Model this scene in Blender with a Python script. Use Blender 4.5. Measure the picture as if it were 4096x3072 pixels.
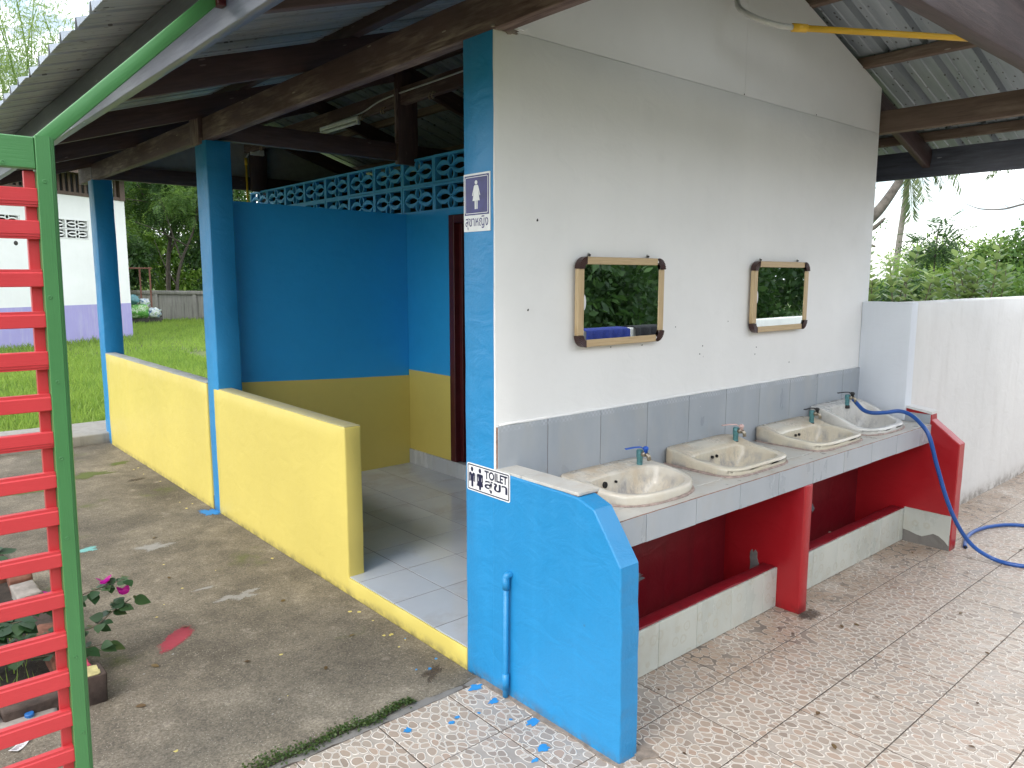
import bpy, math, random
import numpy as np
from mathutils import Vector, Matrix, noise

random.seed(7); rng = np.random.default_rng(7)
for _o in list(bpy.data.objects): bpy.data.objects.remove(_o)
SC = bpy.context.scene; COL = SC.collection
rad = math.radians

# ------------------------------------------------------------ camera
cam = bpy.data.cameras.new('camera'); camo = bpy.data.objects.new('camera', cam); COL.objects.link(camo)
cam.sensor_width = 36; cam.lens = 3040.34/4096*36; cam.clip_start = .02; cam.clip_end = 2000
_yaw, _pit, _rol = rad(49.0992), rad(8.001), rad(.0439)
_f = Vector((math.cos(_yaw)*math.cos(_pit), math.sin(_yaw)*math.cos(_pit), -math.sin(_pit)))
_r = Vector((math.sin(_yaw), -math.cos(_yaw), 0)); _u = _r.cross(_f)
_r2 = _r*math.cos(_rol)+_u*math.sin(_rol); _u2 = -_r*math.sin(_rol)+_u*math.cos(_rol)
_M = Matrix((_r2, _u2, -_f)).transposed().to_4x4(); _M.translation = (-1.731, -2.094, 1.55)
camo.matrix_world = _M
SC.camera = camo

# ------------------------------------------------------------ sky, sun, exposure
SUN_AZ, SUN_EL = rad(-166), rad(46)          # direction towards the sun, measured from +X
sd = Vector((math.cos(SUN_AZ)*math.cos(SUN_EL), math.sin(SUN_AZ)*math.cos(SUN_EL), math.sin(SUN_EL)))
sun = bpy.data.lights.new('sun', 'SUN'); sun.energy = .72; sun.angle = rad(20); sun.color = (1, .955, .89)
suno = bpy.data.objects.new('sun', sun); COL.objects.link(suno)
suno.rotation_euler = sd.to_track_quat('Z', 'Y').to_euler(); suno.location = (0, 0, 30)
world = bpy.data.worlds.new('World'); SC.world = world; world.use_nodes = True

def nd(nt, t, inp=None, **kw):
    n = nt.nodes.new('ShaderNode'+t)
    for k, v in kw.items(): setattr(n, k, v)
    for k, v in (inp or {}).items():
        s = n.inputs[k]
        if isinstance(v, bpy.types.NodeSocket): nt.links.new(v, s)
        else: s.default_value = v
    return n
def c4(c): return (c[0], c[1], c[2], 1)
def mixc(nt, f, a, b, blend='MIX'):
    n = nt.nodes.new('ShaderNodeMix'); n.data_type = 'RGBA'; n.blend_type = blend
    for i, v in ((0, f), (6, a), (7, b)):
        if isinstance(v, bpy.types.NodeSocket): nt.links.new(v, n.inputs[i])
        else: n.inputs[i].default_value = v if i == 0 else c4(v)
    return n.outputs[2]
def ramp(nt, fac, stops):
    n = nt.nodes.new('ShaderNodeValToRGB'); nt.links.new(fac, n.inputs[0])
    e = n.color_ramp.elements
    while len(e) < len(stops): e.new(.5)
    for i, (p, c) in enumerate(stops):
        e[i].position = p; e[i].color = c4(c) if not isinstance(c, (int, float)) else (c, c, c, 1)
    return n.outputs[0]
def math_(nt, op, a, b=0., c=None):
    n = nt.nodes.new('ShaderNodeMath'); n.operation = op
    for i, v in enumerate((a, b) if c is None else (a, b, c)):
        if isinstance(v, bpy.types.NodeSocket): nt.links.new(v, n.inputs[i])
        else: n.inputs[i].default_value = v
    return n.outputs[0]
def noi(nt, vec, scale, detail=4, rough=.55, dist=0.):
    n = nd(nt, 'TexNoise', {'Scale': scale, 'Detail': detail, 'Roughness': rough, 'Distortion': dist})
    if vec is not None: nt.links.new(vec, n.inputs['Vector'])
    return n.outputs['Fac']
def mapv(nt, vec, scale=(1, 1, 1), loc=(0, 0, 0), rot=(0, 0, 0)):
    return nd(nt, 'Mapping', {'Vector': vec, 'Scale': scale, 'Location': loc, 'Rotation': rot}).outputs[0]
def sstep(nt, v, a, b):
    n = nd(nt, 'MapRange', {'From Min': a, 'From Max': b}, interpolation_type='SMOOTHSTEP')
    nt.links.new(v, n.inputs['Value']); return n.outputs[0]

_nt = world.node_tree; _bg = _nt.nodes['Background']
_sky = nd(_nt, 'TexSky', sky_type='NISHITA'); _sky.sun_disc = False
_sky.sun_elevation = SUN_EL; _sky.sun_rotation = math.pi/2-SUN_AZ; _sky.dust_density = 2.0; _sky.air_density = 1.0
_tc = nd(_nt, 'TexCoord').outputs['Generated']
_cv = mapv(_nt, _tc, (1.2, 1.2, 3.0))
_cl = noi(_nt, _cv, 2.6, 8, .58, .4)
_cf = sstep(_nt, _cl, .30, .56)
_cl2 = noi(_nt, mapv(_nt, _tc, (2.2, 2.2, 5.), (3, 1, 2)), 3.2, 7, .55)
_cc = ramp(_nt, _cl2, [(.38, (2.6, 3.0, 3.5)), (.60, (12.6, 12.6, 12.6))])
_nt.links.new(mixc(_nt, math_(_nt, 'MULTIPLY', _cf, .92), _sky.outputs[0], _cc), _bg.inputs[0])
_bg.inputs[1].default_value = .15
SC.view_settings.view_transform = 'Standard'; SC.view_settings.look = 'None'
SC.view_settings.gamma = 1; SC.view_settings.exposure = 1.22; SC.view_settings.use_curve_mapping = False
SC.cycles.max_bounces = 10; SC.cycles.diffuse_bounces = 8; SC.cycles.glossy_bounces = 4
SC.cycles.use_denoising = True

# ------------------------------------------------------------ object helpers
WM = {}
def add(name, me, mat=None, parent=None, M=None):
    o = bpy.data.objects.new(name, me); COL.objects.link(o)
    M = M or Matrix()
    if me is not None and mat is not None and not me.materials: me.materials.append(mat)
    if parent is not None:
        o.parent = parent; o.matrix_parent_inverse = WM[parent.name].inverted()
    o.matrix_basis = M; WM[o.name] = M
    return o
def tag(o, label=None, cat=None, group=None, kind=None):
    if label: o['label'] = label
    if cat: o['category'] = cat
    if group: o['group'] = group
    if kind: o['kind'] = kind
    return o
def thing(name, label, cat, loc=(0, 0, 0), group=None):
    o = add(name, None, None, None, Matrix.Translation(loc)); o.empty_display_size = .1
    return tag(o, label, cat, group)

class MB:
    def __init__(s): s.v = []; s.f = []
    def add(s, vs, fs):
        n = len(s.v); s.v += [tuple(v) for v in vs]; s.f += [tuple(i+n for i in f) for f in fs]; return s
    def box(s, x0, x1, y0, y1, z0, z1):
        return s.add([(x0, y0, z0), (x1, y0, z0), (x1, y1, z0), (x0, y1, z0), (x0, y0, z1), (x1, y0, z1), (x1, y1, z1), (x0, y1, z1)],
                     [(0, 3, 2, 1), (4, 5, 6, 7), (0, 1, 5, 4), (1, 2, 6, 5), (2, 3, 7, 6), (3, 0, 4, 7)])
    def cbox(s, x0, x1, y0, y1, z0, z1, r=.002):      # box with chamfered edges
        vs = []
        for sx in (0, 1):
            for sy in (0, 1):
                for sz in (0, 1):
                    for ax in range(3):
                        p = [x1-r if sx else x0+r, y1-r if sy else y0+r, z1-r if sz else z0+r]
                        p[ax] = ((x0, x1)[sx], (y0, y1)[sy], (z0, z1)[sz])[ax]; vs.append(p)
        I = lambda sx, sy, sz, ax: (sx*4+sy*2+sz)*3+ax
        fs = []
        for ax in range(3):
            o1, o2 = [(1, 2), (2, 0), (0, 1)][ax]
            for sd_ in (0, 1):
                q = []
                for a, b in ((0, 0), (1, 0), (1, 1), (0, 1)):
                    k = [0, 0, 0]; k[ax] = sd_; k[o1] = a; k[o2] = b; q.append(I(*k, ax))
                fs.append(q if sd_ else q[::-1])
            for a in (0, 1):
                for b in (0, 1):
                    k0 = [0, 0, 0]; k0[o1] = a; k0[o2] = b; k1 = list(k0); k1[ax] = 1
                    q = [I(*k0, o1), I(*k1, o1), I(*k1, o2), I(*k0, o2)]
                    fs.append(q if (a ^ b) else q[::-1])
        for sx in (0, 1):
            for sy in (0, 1):
                for sz in (0, 1):
                    q = [I(sx, sy, sz, 0), I(sx, sy, sz, 1), I(sx, sy, sz, 2)]
                    fs.append(q if (sx+sy+sz) % 2 else q[::-1])
        return s.add(vs, fs)
    def rbox(s, x0, x1, y0, y1, z0, z1, step=.07, r=.006, amp=.0015, fr=5., seed=0.):   # rough plastered box
        def axis(a, b):
            L = b-a; rr = min(r, L*.3)
            n = max(1, int(round((L-2*rr)/step)))
            return [a]+[a+rr+(L-2*rr)*i/n for i in range(n+1)]+[b]
        A = [axis(x0, x1), axis(y0, y1), axis(z0, z1)]
        N = [len(a)-1 for a in A]; idx = {}
        def vid(i, j, k):
            key = (i, j, k)
            if key not in idx:
                p = Vector((A[0][i], A[1][j], A[2][k])); ex = []
                for ax, (q, n) in enumerate(zip(key, N)):
                    if q == 0: ex.append((ax, 1))
                    elif q == n: ex.append((ax, -1))
                if len(ex) > 1:
                    for ax, sg in ex: p[ax] += sg*r*.32
                if amp:
                    p += noise.noise_vector(p*fr+Vector((seed, seed*2, 3.1)))*amp
                    if len(ex) > 1: p += noise.noise_vector(p*35)*amp*1.1
                idx[key] = len(s.v); s.v.append(tuple(p))
            return idx[key]
        for ax in range(3):
            o1, o2 = [(1, 2), (2, 0), (0, 1)][ax]
            for side in (0, N[ax]):
                for i in range(N[o1]):
                    for j in range(N[o2]):
                        q = []
                        for a, b in ((i, j), (i+1, j), (i+1, j+1), (i, j+1)):
                            k = [0, 0, 0]; k[ax] = side; k[o1] = a; k[o2] = b; q.append(vid(*k))
                        s.f.append(tuple(q if side else q[::-1]))
        return s
    def tube(s, path, r, n=10, caps=True):
        P = [Vector(p) for p in path]; m = len(P)
        R_ = r if isinstance(r, (list, tuple)) else [r]*m
        t0 = (P[1]-P[0]).normalized(); up = Vector((0, 0, 1)) if abs(t0.z) < .9 else Vector((1, 0, 0))
        a = t0.cross(up).normalized(); base = len(s.v)
        for i in range(m):
            t = ((P[min(i+1, m-1)]-P[max(i-1, 0)])).normalized()
            a = (a-t*a.dot(t)).normalized(); b = t.cross(a)
            for k in range(n):
                an = 2*math.pi*k/n; s.v.append(tuple(P[i]+(a*math.cos(an)+b*math.sin(an))*R_[i]))
        for i in range(m-1):
            for k in range(n):
                k2 = (k+1) % n; s.f.append((base+i*n+k, base+i*n+k2, base+(i+1)*n+k2, base+(i+1)*n+k))
        if caps:
            s.f.append(tuple(base+k for k in range(n))[::-1]); s.f.append(tuple(base+(m-1)*n+k for k in range(n)))
        return s
    def prism(s, poly, ax, a0, a1):        # polygon in the other two axes (cyclic order) pushed along axis ax
        n = len(poly); o1, o2 = [(1, 2), (2, 0), (0, 1)][ax]; base = len(s.v)
        for a in (a0, a1):
            for p in poly:
                v = [0, 0, 0]; v[ax] = a; v[o1] = p[0]; v[o2] = p[1]; s.v.append(tuple(v))
        ar = sum(poly[i][0]*poly[(i+1) % n][1]-poly[(i+1) % n][0]*poly[i][1] for i in range(n))
        fl = ar < 0
        A = [base+i for i in range(n)]; B = [base+n+i for i in range(n)]
        s.f.append(tuple(A if fl else A[::-1])); s.f.append(tuple(B[::-1] if fl else B))
        for i in range(n):
            j = (i+1) % n; q = (A[i], A[j], B[j], B[i]); s.f.append(q[::-1] if fl else q)
        return s
    def lathe(s, prof, n=20, o=(0, 0, 0)):
        base = len(s.v)
        for (rr, z) in prof:
            for k in range(n):
                an = 2*math.pi*k/n; s.v.append((o[0]+rr*math.cos(an), o[1]+rr*math.sin(an), o[2]+z))
        for i in range(len(prof)-1):
            for k in range(n):
                k2 = (k+1) % n; s.f.append((base+i*n+k, base+i*n+k2, base+(i+1)*n+k2, base+(i+1)*n+k))
        return s
    def mesh(s, name, smooth=False):
        me = bpy.data.meshes.new(name); me.from_pydata(s.v, [], s.f); me.update()
        if smooth: me.polygons.foreach_set('use_smooth', [True]*len(me.polygons))
        return me
    def build(s, name, mat, parent=None, smooth=False, M=None):
        return add(name, s.mesh(name, smooth), mat, parent, M)

def rpoly(pts, step=.05, amp=.002, seed=0):      # subdivide and roughen a 2-D outline
    out = []
    for i, p in enumerate(pts):
        q = pts[(i+1) % len(pts)]; L = math.dist(p, q); n = max(1, int(L/step))
        for k in range(n):
            t = k/n; x, y = p[0]+(q[0]-p[0])*t, p[1]+(q[1]-p[1])*t
            nv = noise.noise_vector(Vector((x*14+seed, y*14, seed*3.7)))
            out.append((x+nv.x*amp, y+nv.y*amp))
    return out
def blob2d(cx, cy, rx, ry, n=22, rough=.25, seed=0, rot=0):
    out = []
    for k in range(n):
        a = 2*math.pi*k/n
        f = 1+rough*(noise.noise(Vector((math.cos(a)*1.7+seed, math.sin(a)*1.7, seed*1.3)))*1.5)+rough*.5*random.uniform(-1, 1)
        x, y = rx*f*math.cos(a), ry*f*math.sin(a)
        out.append((cx+x*math.cos(rot)-y*math.sin(rot), cy+x*math.sin(rot)+y*math.cos(rot)))
    return out
def spline(pts, n=8):
    P = [Vector(p) for p in pts]; P = [P[0]*2-P[1]]+P+[P[-1]*2-P[-2]]; out = []
    for i in range(1, len(P)-2):
        for k in range(n):
            t = k/n; a, b, c, d = P[i-1], P[i], P[i+1], P[i+2]
            out.append(.5*((2*b)+(c-a)*t+(2*a-5*b+4*c-d)*t*t+(3*b-a-3*c+d)*t**3))
    return out+[P[-2]]
def timber(name, p0, p1, w, h, mat, parent, up=(0, 0, 1), amp=.0018, cham=.003):
    """board with local X along its length; w across, h along 'up'"""
    p0, p1 = Vector(p0), Vector(p1); t = (p1-p0); L = t.length; t.normalize(); up = Vector(up)
    y = up.cross(t).normalized(); z = t.cross(y)
    M = Matrix((t, y, z)).transposed().to_4x4(); M.translation = p0
    m = MB().rbox(0, L, -w/2, w/2, -h/2, h/2, .16, cham, amp, 4., random.random()*50)
    return m.build(name, mat, parent, True, M)
# ------------------------------------------------------------ materials
def newmat(name):
    m = bpy.data.materials.new(name); m.use_nodes = True; nt = m.node_tree
    return m, nt, nt.nodes['Principled BSDF']
def L(nt, a, b): nt.links.new(a, b)
def bump(nt, h, strength=.3, dist=.01, nrm=None):
    n = nd(nt, 'Bump', {'Height': h, 'Strength': strength, 'Distance': dist})
    if nrm is not None: L(nt, nrm, n.inputs['Normal'])
    return n.outputs[0]
def oc(nt): return nd(nt, 'TexCoord').outputs['Object']
def wp(nt): return nd(nt, 'NewGeometry').outputs['Position']

def plain(name, col, rough=.5, metal=0., spec=.5, var=.12, sc=18., bmp=0., coat=0.):
    m, nt, b = newmat(name); v = oc(nt); n = noi(nt, v, sc, 5, .6)
    c = mixc(nt, ramp(nt, n, [(.3, 0.), (.72, 1.)]), tuple(x*(1-var) for x in col), tuple(min(1, x*(1+var)) for x in col))
    L(nt, c, b.inputs['Base Color']); b.inputs['Roughness'].default_value = rough; b.inputs['Metallic'].default_value = metal
    b.inputs['Specular IOR Level'].default_value = spec
    if coat: b.inputs['Coat Weight'].default_value = coat; b.inputs['Coat Roughness'].default_value = .15
    if bmp: L(nt, bump(nt, noi(nt, v, sc*4, 6), bmp, .004), b.inputs['Normal'])
    return m

def paint_wall(name, col, rough=.42, bs=.35, stain=None, stain_amt=.0, spots=0., dirt_z=None, dirt_col=(.16, .13, .10), stretch=(7, 7, .55)):
    m, nt, b = newmat(name); v = wp(nt)
    lo = noi(nt, v, 1.3, 4, .55); mid = noi(nt, v, 9, 5, .6)
    c = mixc(nt, ramp(nt, lo, [(.3, 0.), (.75, 1.)]), tuple(x*.93 for x in col), tuple(min(1, x*1.04) for x in col))
    c = mixc(nt, math_(nt, 'MULTIPLY', ramp(nt, mid, [(.55, 0.), (.75, 1.)]), .10), c, tuple(x*.72 for x in col))
    if stain:
        sv = noi(nt, mapv(nt, v, stretch), 2.2, 7, .65)
        c = mixc(nt, math_(nt, 'MULTIPLY', ramp(nt, sv, [(.5, 0.), (.72, 1.)]), stain_amt), c, stain)
    if dirt_z is not None:      # splashed dirt and worn paint along the foot of the wall
        sx = nd(nt, 'SeparateXYZ', {0: v}).outputs[2]
        dz = math_(nt, 'MULTIPLY', sstep(nt, sx, dirt_z, 0.), ramp(nt, noi(nt, v, 14, 6, .7), [(.42, 0.), (.6, 1.)]))
        c = mixc(nt, math_(nt, 'MULTIPLY', dz, .7), c, dirt_col)
    if spots:
        vo = nd(nt, 'TexVoronoi', {'Vector': v, 'Scale': 5.5, 'Randomness': 1.}); 
        sp = math_(nt, 'MULTIPLY', math_(nt, 'LESS_THAN', vo.outputs['Distance'], .028), math_(nt, 'GREATER_THAN', nd(nt, 'SeparateColor', {0: vo.outputs['Color']}).outputs[0], .55))
        c = mixc(nt, math_(nt, 'MULTIPLY', sp, spots), c, (.06, .05, .045))
    L(nt, c, b.inputs['Base Color'])
    L(nt, ramp(nt, mid, [(.3, rough*.85), (.7, min(1, rough*1.2))]), b.inputs['Roughness'])
    h = math_(nt, 'ADD', math_(nt, 'MULTIPLY', noi(nt, mapv(nt, v, (1, 1, 1.6)), 7, 6, .5, .8), 1.), math_(nt, 'MULTIPLY', noi(nt, v, 90, 3, .6), .12))
    L(nt, bump(nt, h, bs, .012), b.inputs['Normal'])
    return m

M_white = paint_wall('white_plaster', (.84, .835, .825), .6, .24, (.70, .69, .67), .06, .25)
M_gable = paint_wall('white_board', (.82, .815, .81), .55, .07)
M_lowwhite = paint_wall('weathered_white', (.72, .715, .70), .65, .30, (.50, .48, .45), .30, .0, .10, stretch=(3.2, 3.2, .8))
M_lowblue = paint_wall('pale_bluish_white', (.70, .74, .80), .55, .22, (.5, .5, .5), .10)
M_blue = paint_wall('blue_paint', (.016, .23, .50), .38, .5, (.03, .30, .62), .22, .3, .05, (.10, .12, .13))
M_bluelift = paint_wall('blue_paint_lifted', (.016, .32, .70), .5, .25)  # pillar blue with extra light put into the colour for the dim corridor
M_bluevent = paint_wall('blue_vent_paint', (.05, .36, .70), .55, .3)
M_yellow = paint_wall('yellow_paint', (.62, .515, .13), .42, .24, None, 0, .0, .05, (.20, .17, .08))
M_yellowtop = paint_wall('yellow_grey_cap', (.44, .41, .22), .6, .3, (.30, .30, .27), .6)
M_capgrey = paint_wall('grey_cement_cap', (.36, .38, .36), .7, .5, (.2, .2, .18), .4)
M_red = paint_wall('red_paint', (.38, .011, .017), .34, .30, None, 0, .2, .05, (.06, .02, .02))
M_maroonred = paint_wall('maroon_red', (.20, .007, .014), .42, .35, (.03, .01, .012), .25)  # darker red than the pier, for surfaces under the counter
M_purple = paint_wall('lavender_paint', (.36, .33, .62), .6, .2, (.5, .48, .6), .5)
M_bwhite = paint_wall('house_white', (.80, .81, .80), .65, .10, (.66, .66, .64), .12)
M_cement = paint_wall('raw_cement', (.20, .19, .175), .85, .8, (.09, .085, .08), .6)
M_joint = plain('dark_joint', (.085, .068, .055), .9, var=.4, sc=20)
M_mortar = plain('mortar', (.24, .20, .165), .9, var=.35, sc=30, bmp=.6)
M_grout = plain('terracotta_grout', (.25, .135, .095), .9, var=.4, sc=45, bmp=.6)
M_seal = plain('pinkish_sealant', (.36, .28, .245), .85, var=.35, sc=50, bmp=.7)
M_maroon = plain('maroon_paint', (.062, .007, .009), .4, var=.2, sc=12, bmp=.15)
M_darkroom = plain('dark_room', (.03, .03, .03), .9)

def mat_slab():
    m, nt, b = newmat('stained_concrete'); v = wp(nt)
    n1 = noi(nt, v, 1.5, 7, .62, .4); n2 = noi(nt, v, 8, 7, .7); n3 = noi(nt, v, 120, 4, .75)
    c = ramp(nt, n1, [(.26, (.078, .067, .051)), (.42, (.135, .117, .090)), (.58, (.205, .178, .136)), (.78, (.35, .31, .245))])
    c = mixc(nt, math_(nt, 'MULTIPLY', ramp(nt, n2, [(.35, 1.), (.55, 0.)]), .55), c, (.095, .083, .066))
    c = mixc(nt, math_(nt, 'MULTIPLY', ramp(nt, n2, [(.58, 0.), (.72, 1.)]), .38), c, (.44, .39, .32))
    c = mixc(nt, .85, c, ramp(nt, n3, [(.30, .22), (.50, .5), (.70, .85)]), 'OVERLAY')
    vo = nd(nt, 'TexVoronoi', {'Vector': v, 'Scale': 130., 'Randomness': 1.})
    sp = math_(nt, 'MULTIPLY', math_(nt, 'LESS_THAN', vo.outputs['Distance'], .22), math_(nt, 'GREATER_THAN', nd(nt, 'SeparateColor', {0: vo.outputs['Color']}).outputs[1], .80))
    c = mixc(nt, math_(nt, 'MULTIPLY', sp, .75), c, (.50, .47, .39))
    mo = math_(nt, 'MULTIPLY', ramp(nt, noi(nt, mapv(nt, v, (1, 1, 1), (4.2, 1.7, 0)), 1.8, 6, .6), [(.60, 0.), (.68, 1.)]), ramp(nt, n2, [(.42, 0.), (.6, 1.)]))
    c = mixc(nt, math_(nt, 'MULTIPLY', mo, .7), c, (.085, .105, .022))
    L(nt, c, b.inputs['Base Color']); b.inputs['Roughness'].default_value = .82; b.inputs['Specular IOR Level'].default_value = .3
    h = math_(nt, 'ADD', math_(nt, 'MULTIPLY', n3, .35), math_(nt, 'MULTIPLY', n2, .8))
    L(nt, bump(nt, h, .55, .012), b.inputs['Normal'])
    return m
M_slab = mat_slab()

def mat_pebble():
    m, nt, b = newmat('pebble_tile'); v = wp(nt)
    rnd = nd(nt, 'ObjectInfo').outputs['Random']
    off = nd(nt, 'CombineXYZ', {0: math_(nt, 'MULTIPLY', rnd, 37.), 1: math_(nt, 'MULTIPLY', rnd, 91.), 2: 0.}).outputs[0]
    p = nd(nt, 'VectorMath', {0: v, 1: off}).outputs[0]
    wn = nd(nt, 'TexNoise', {'Vector': p, 'Scale': 9., 'Detail': 2.}, noise_dimensions='3D').outputs['Color']
    wv = nd(nt, 'VectorMath', {0: nd(nt, 'VectorMath', {0: wn, 1: (.5, .5, .5)}, operation='SUBTRACT').outputs[0], 'Scale': .05}, operation='SCALE').outputs[0]
    p2 = nd(nt, 'VectorMath', {0: p, 1: wv}).outputs[0]
    p3 = mapv(nt, p2, (1, .72, 1), (0, 0, 0), (0, 0, .6))
    p3 = nd(nt, 'VectorMath', {0: p3, 1: (1, 1, 0)}, operation='MULTIPLY').outputs[0]
    vd = nd(nt, 'TexVoronoi', {'Vector': p3, 'Scale': 31., 'Randomness': .92}, feature='DISTANCE_TO_EDGE', voronoi_dimensions='2D').outputs['Distance']
    vc = nd(nt, 'TexVoronoi', {'Vector': p3, 'Scale': 31., 'Randomness': .92}, voronoi_dimensions='2D')
    vd = math_(nt, 'SMOOTH_MIN', vd, math_(nt, 'MULTIPLY', math_(nt, 'SUBTRACT', .60, vc.outputs['Distance']), .62), .09)
    cs = nd(nt, 'SeparateColor', {0: vc.outputs['Color']})
    fill = ramp(nt, cs.outputs[0], [(.0, (.25, .20, .16)), (.25, (.37, .285, .22)), (.45, (.30, .25, .205)), (.65, (.42, .34, .27)), (.85, (.38, .265, .195)), (1., (.47, .405, .34))])
    fill = mixc(nt, math_(nt, 'MULTIPLY', noi(nt, p, 60, 4, .6), .3), fill, (.36, .31, .26))
    gap = mixc(nt, noi(nt, p, 14, 4), (.36, .315, .27), (.52, .465, .405))
    c = mixc(nt, sstep(nt, vd, .005, .03), gap, (.75, .69, .615))
    c = mixc(nt, sstep(nt, vd, .065, .095), c, fill)
    pos = nd(nt, 'SeparateXYZ', {0: v})
    # grime in the joints of the relief by the trough and on the right of the yard
    gr = math_(nt, 'MULTIPLY', math_(nt, 'MULTIPLY', sstep(nt, pos.outputs[1], -.75, -.34), sstep(nt, pos.outputs[0], .35, .8)), ramp(nt, noi(nt, v, 3.2, 5, .6), [(.36, 0.), (.62, 1.)]))
    c = mixc(nt, math_(nt, 'MULTIPLY', gr, .7), c, (.30, .19, .11))
    gj = math_(nt, 'MULTIPLY', math_(nt, 'MULTIPLY', gr, sstep(nt, vd, .03, .0)), .95)
    c = mixc(nt, gj, c, (.05, .035, .025))
    g2 = ramp(nt, noi(nt, v, 1.1, 5, .6), [(.48, 0.), (.70, 1.)])
    c = mixc(nt, math_(nt, 'MULTIPLY', math_(nt, 'MULTIPLY', g2, sstep(nt, vd, .03, .0)), .8), c, (.10, .08, .065))
    c = mixc(nt, math_(nt, 'MULTIPLY', noi(nt, v, 2.3, 6, .65), .22), c, (.42, .38, .34))
    L(nt, c, b.inputs['Base Color'])
    L(nt, ramp(nt, noi(nt, v, 5, 5), [(.3, .22), (.7, .48)]), b.inputs['Roughness'])
    h = ramp(nt, vd, [(.0, .1), (.012, .25), (.04, 1.), (.07, .95), (.11, .45), (.4, .55)])
    L(nt, bump(nt, h, .8, .003), b.inputs['Normal'])
    return m
M_pebble = mat_pebble()

def mat_tile(name, lo, hi, rough=.3, stain=None, sa=.3, stretch=(1, 1, .25), sc=5., pattern=None):
    m, nt, b = newmat(name); v = wp(nt); rnd = nd(nt, 'ObjectInfo').outputs['Random']
    off = nd(nt, 'VectorMath', {0: v, 1: nd(nt, 'CombineXYZ', {0: math_(nt, 'MULTIPLY', rnd, 7.), 1: 0., 2: 0.}).outputs[0]}).outputs[0]
    n = noi(nt, mapv(nt, off, stretch), sc, 6, .6)
    c = mixc(nt, ramp(nt, n, [(.3, 0.), (.7, 1.)]), lo, hi)
    c = mixc(nt, math_(nt, 'MULTIPLY', rnd, .10), c, tuple(x*.7 for x in lo))
    if stain:
        s = ramp(nt, noi(nt, mapv(nt, off, stretch, (3, 1, 5)), sc*1.4, 7, .68), [(.50, 0.), (.70, 1.)])
        c = mixc(nt, math_(nt, 'MULTIPLY', s, sa), c, stain)
    vo = nd(nt, 'TexVoronoi', {'Vector': v, 'Scale': 16., 'Randomness': 1.})
    sp = math_(nt, 'MULTIPLY', math_(nt, 'LESS_THAN', vo.outputs['Distance'], .045), math_(nt, 'GREATER_THAN', nd(nt, 'SeparateColor', {0: vo.outputs['Color']}).outputs[0], .72))
    c = mixc(nt, math_(nt, 'MULTIPLY', sp, .6), c, (.72, .72, .70))
    if pattern == 'check':      # worn printed border along the top edge
        pz = nd(nt, 'SeparateXYZ', {0: v})
        ck = nd(nt, 'TexChecker', {'Vector': v, 'Scale': 95.}).outputs['Fac']
        band = math_(nt, 'MULTIPLY', sstep(nt, pz.outputs[2], .984, .992), ramp(nt, noi(nt, v, 11, 5, .6), [(.42, 0.), (.55, 1.)]))
        c = mixc(nt, math_(nt, 'MULTIPLY', math_(nt, 'MULTIPLY', band, ck), .5), c, (.52, .55, .60))
    if pattern == 'shell':      # faint printed shells and stars
        q = mapv(nt, v, (1, 1, 1), (.03, .02, .04))
        vv = nd(nt, 'TexVoronoi', {'Vector': q, 'Scale': 13., 'Randomness': .55})
        d = vv.outputs['Distance']
        wob = math_(nt, 'ADD', d, math_(nt, 'MULTIPLY', noi(nt, v, 70, 2), .16))
        ring = math_(nt, 'MULTIPLY', sstep(nt, wob, .27, .30), sstep(nt, wob, .40, .36))
        inn = math_(nt, 'MULTIPLY', sstep(nt, wob, .20, .16), ramp(nt, noi(nt, v, 120, 2), [(.45, 0.), (.55, 1.)]))
        c = mixc(nt, math_(nt, 'MULTIPLY', math_(nt, 'MAXIMUM', ring, inn), .40), c, (.42, .40, .31))
    L(nt, c, b.inputs['Base Color'])
    L(nt, ramp(nt, n, [(.3, rough*.8), (.7, rough*1.5)]), b.inputs['Roughness'])
    L(nt, bump(nt, noi(nt, v, 25, 3), .06, .006), b.inputs['Normal'])
    return m
M_splash = mat_tile('grey_wall_tile', (.31, .345, .39), (.41, .44, .475), .30, (.42, .415, .39), .4, (1, 1, .45), 4, 'check')
M_front = mat_tile('grey_edge_tile', (.34, .375, .41), (.43, .46, .49), .28, (.42, .40, .36), .3, (1, 1, .5), 5)
M_ctop = mat_tile('counter_tile', (.44, .44, .42), (.56, .55, .51), .3, (.40, .33, .25), .55, (1, 1, 1), 7)
M_shell = mat_tile('shell_tile', (.47, .50, .46), (.57, .585, .53), .28, (.40, .36, .27), .45, (1, 1, .6), 5, 'shell')
M_ctile = mat_tile('corridor_tile', (.40, .435, .475), (.48, .51, .54), .09, (.25, .20, .13), .42, (1, 1, 1), 1.5)
M_skirt = mat_tile('skirting_tile', (.42, .45, .48), (.50, .53, .55), .2, (.3, .27, .22), .3)

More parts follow.
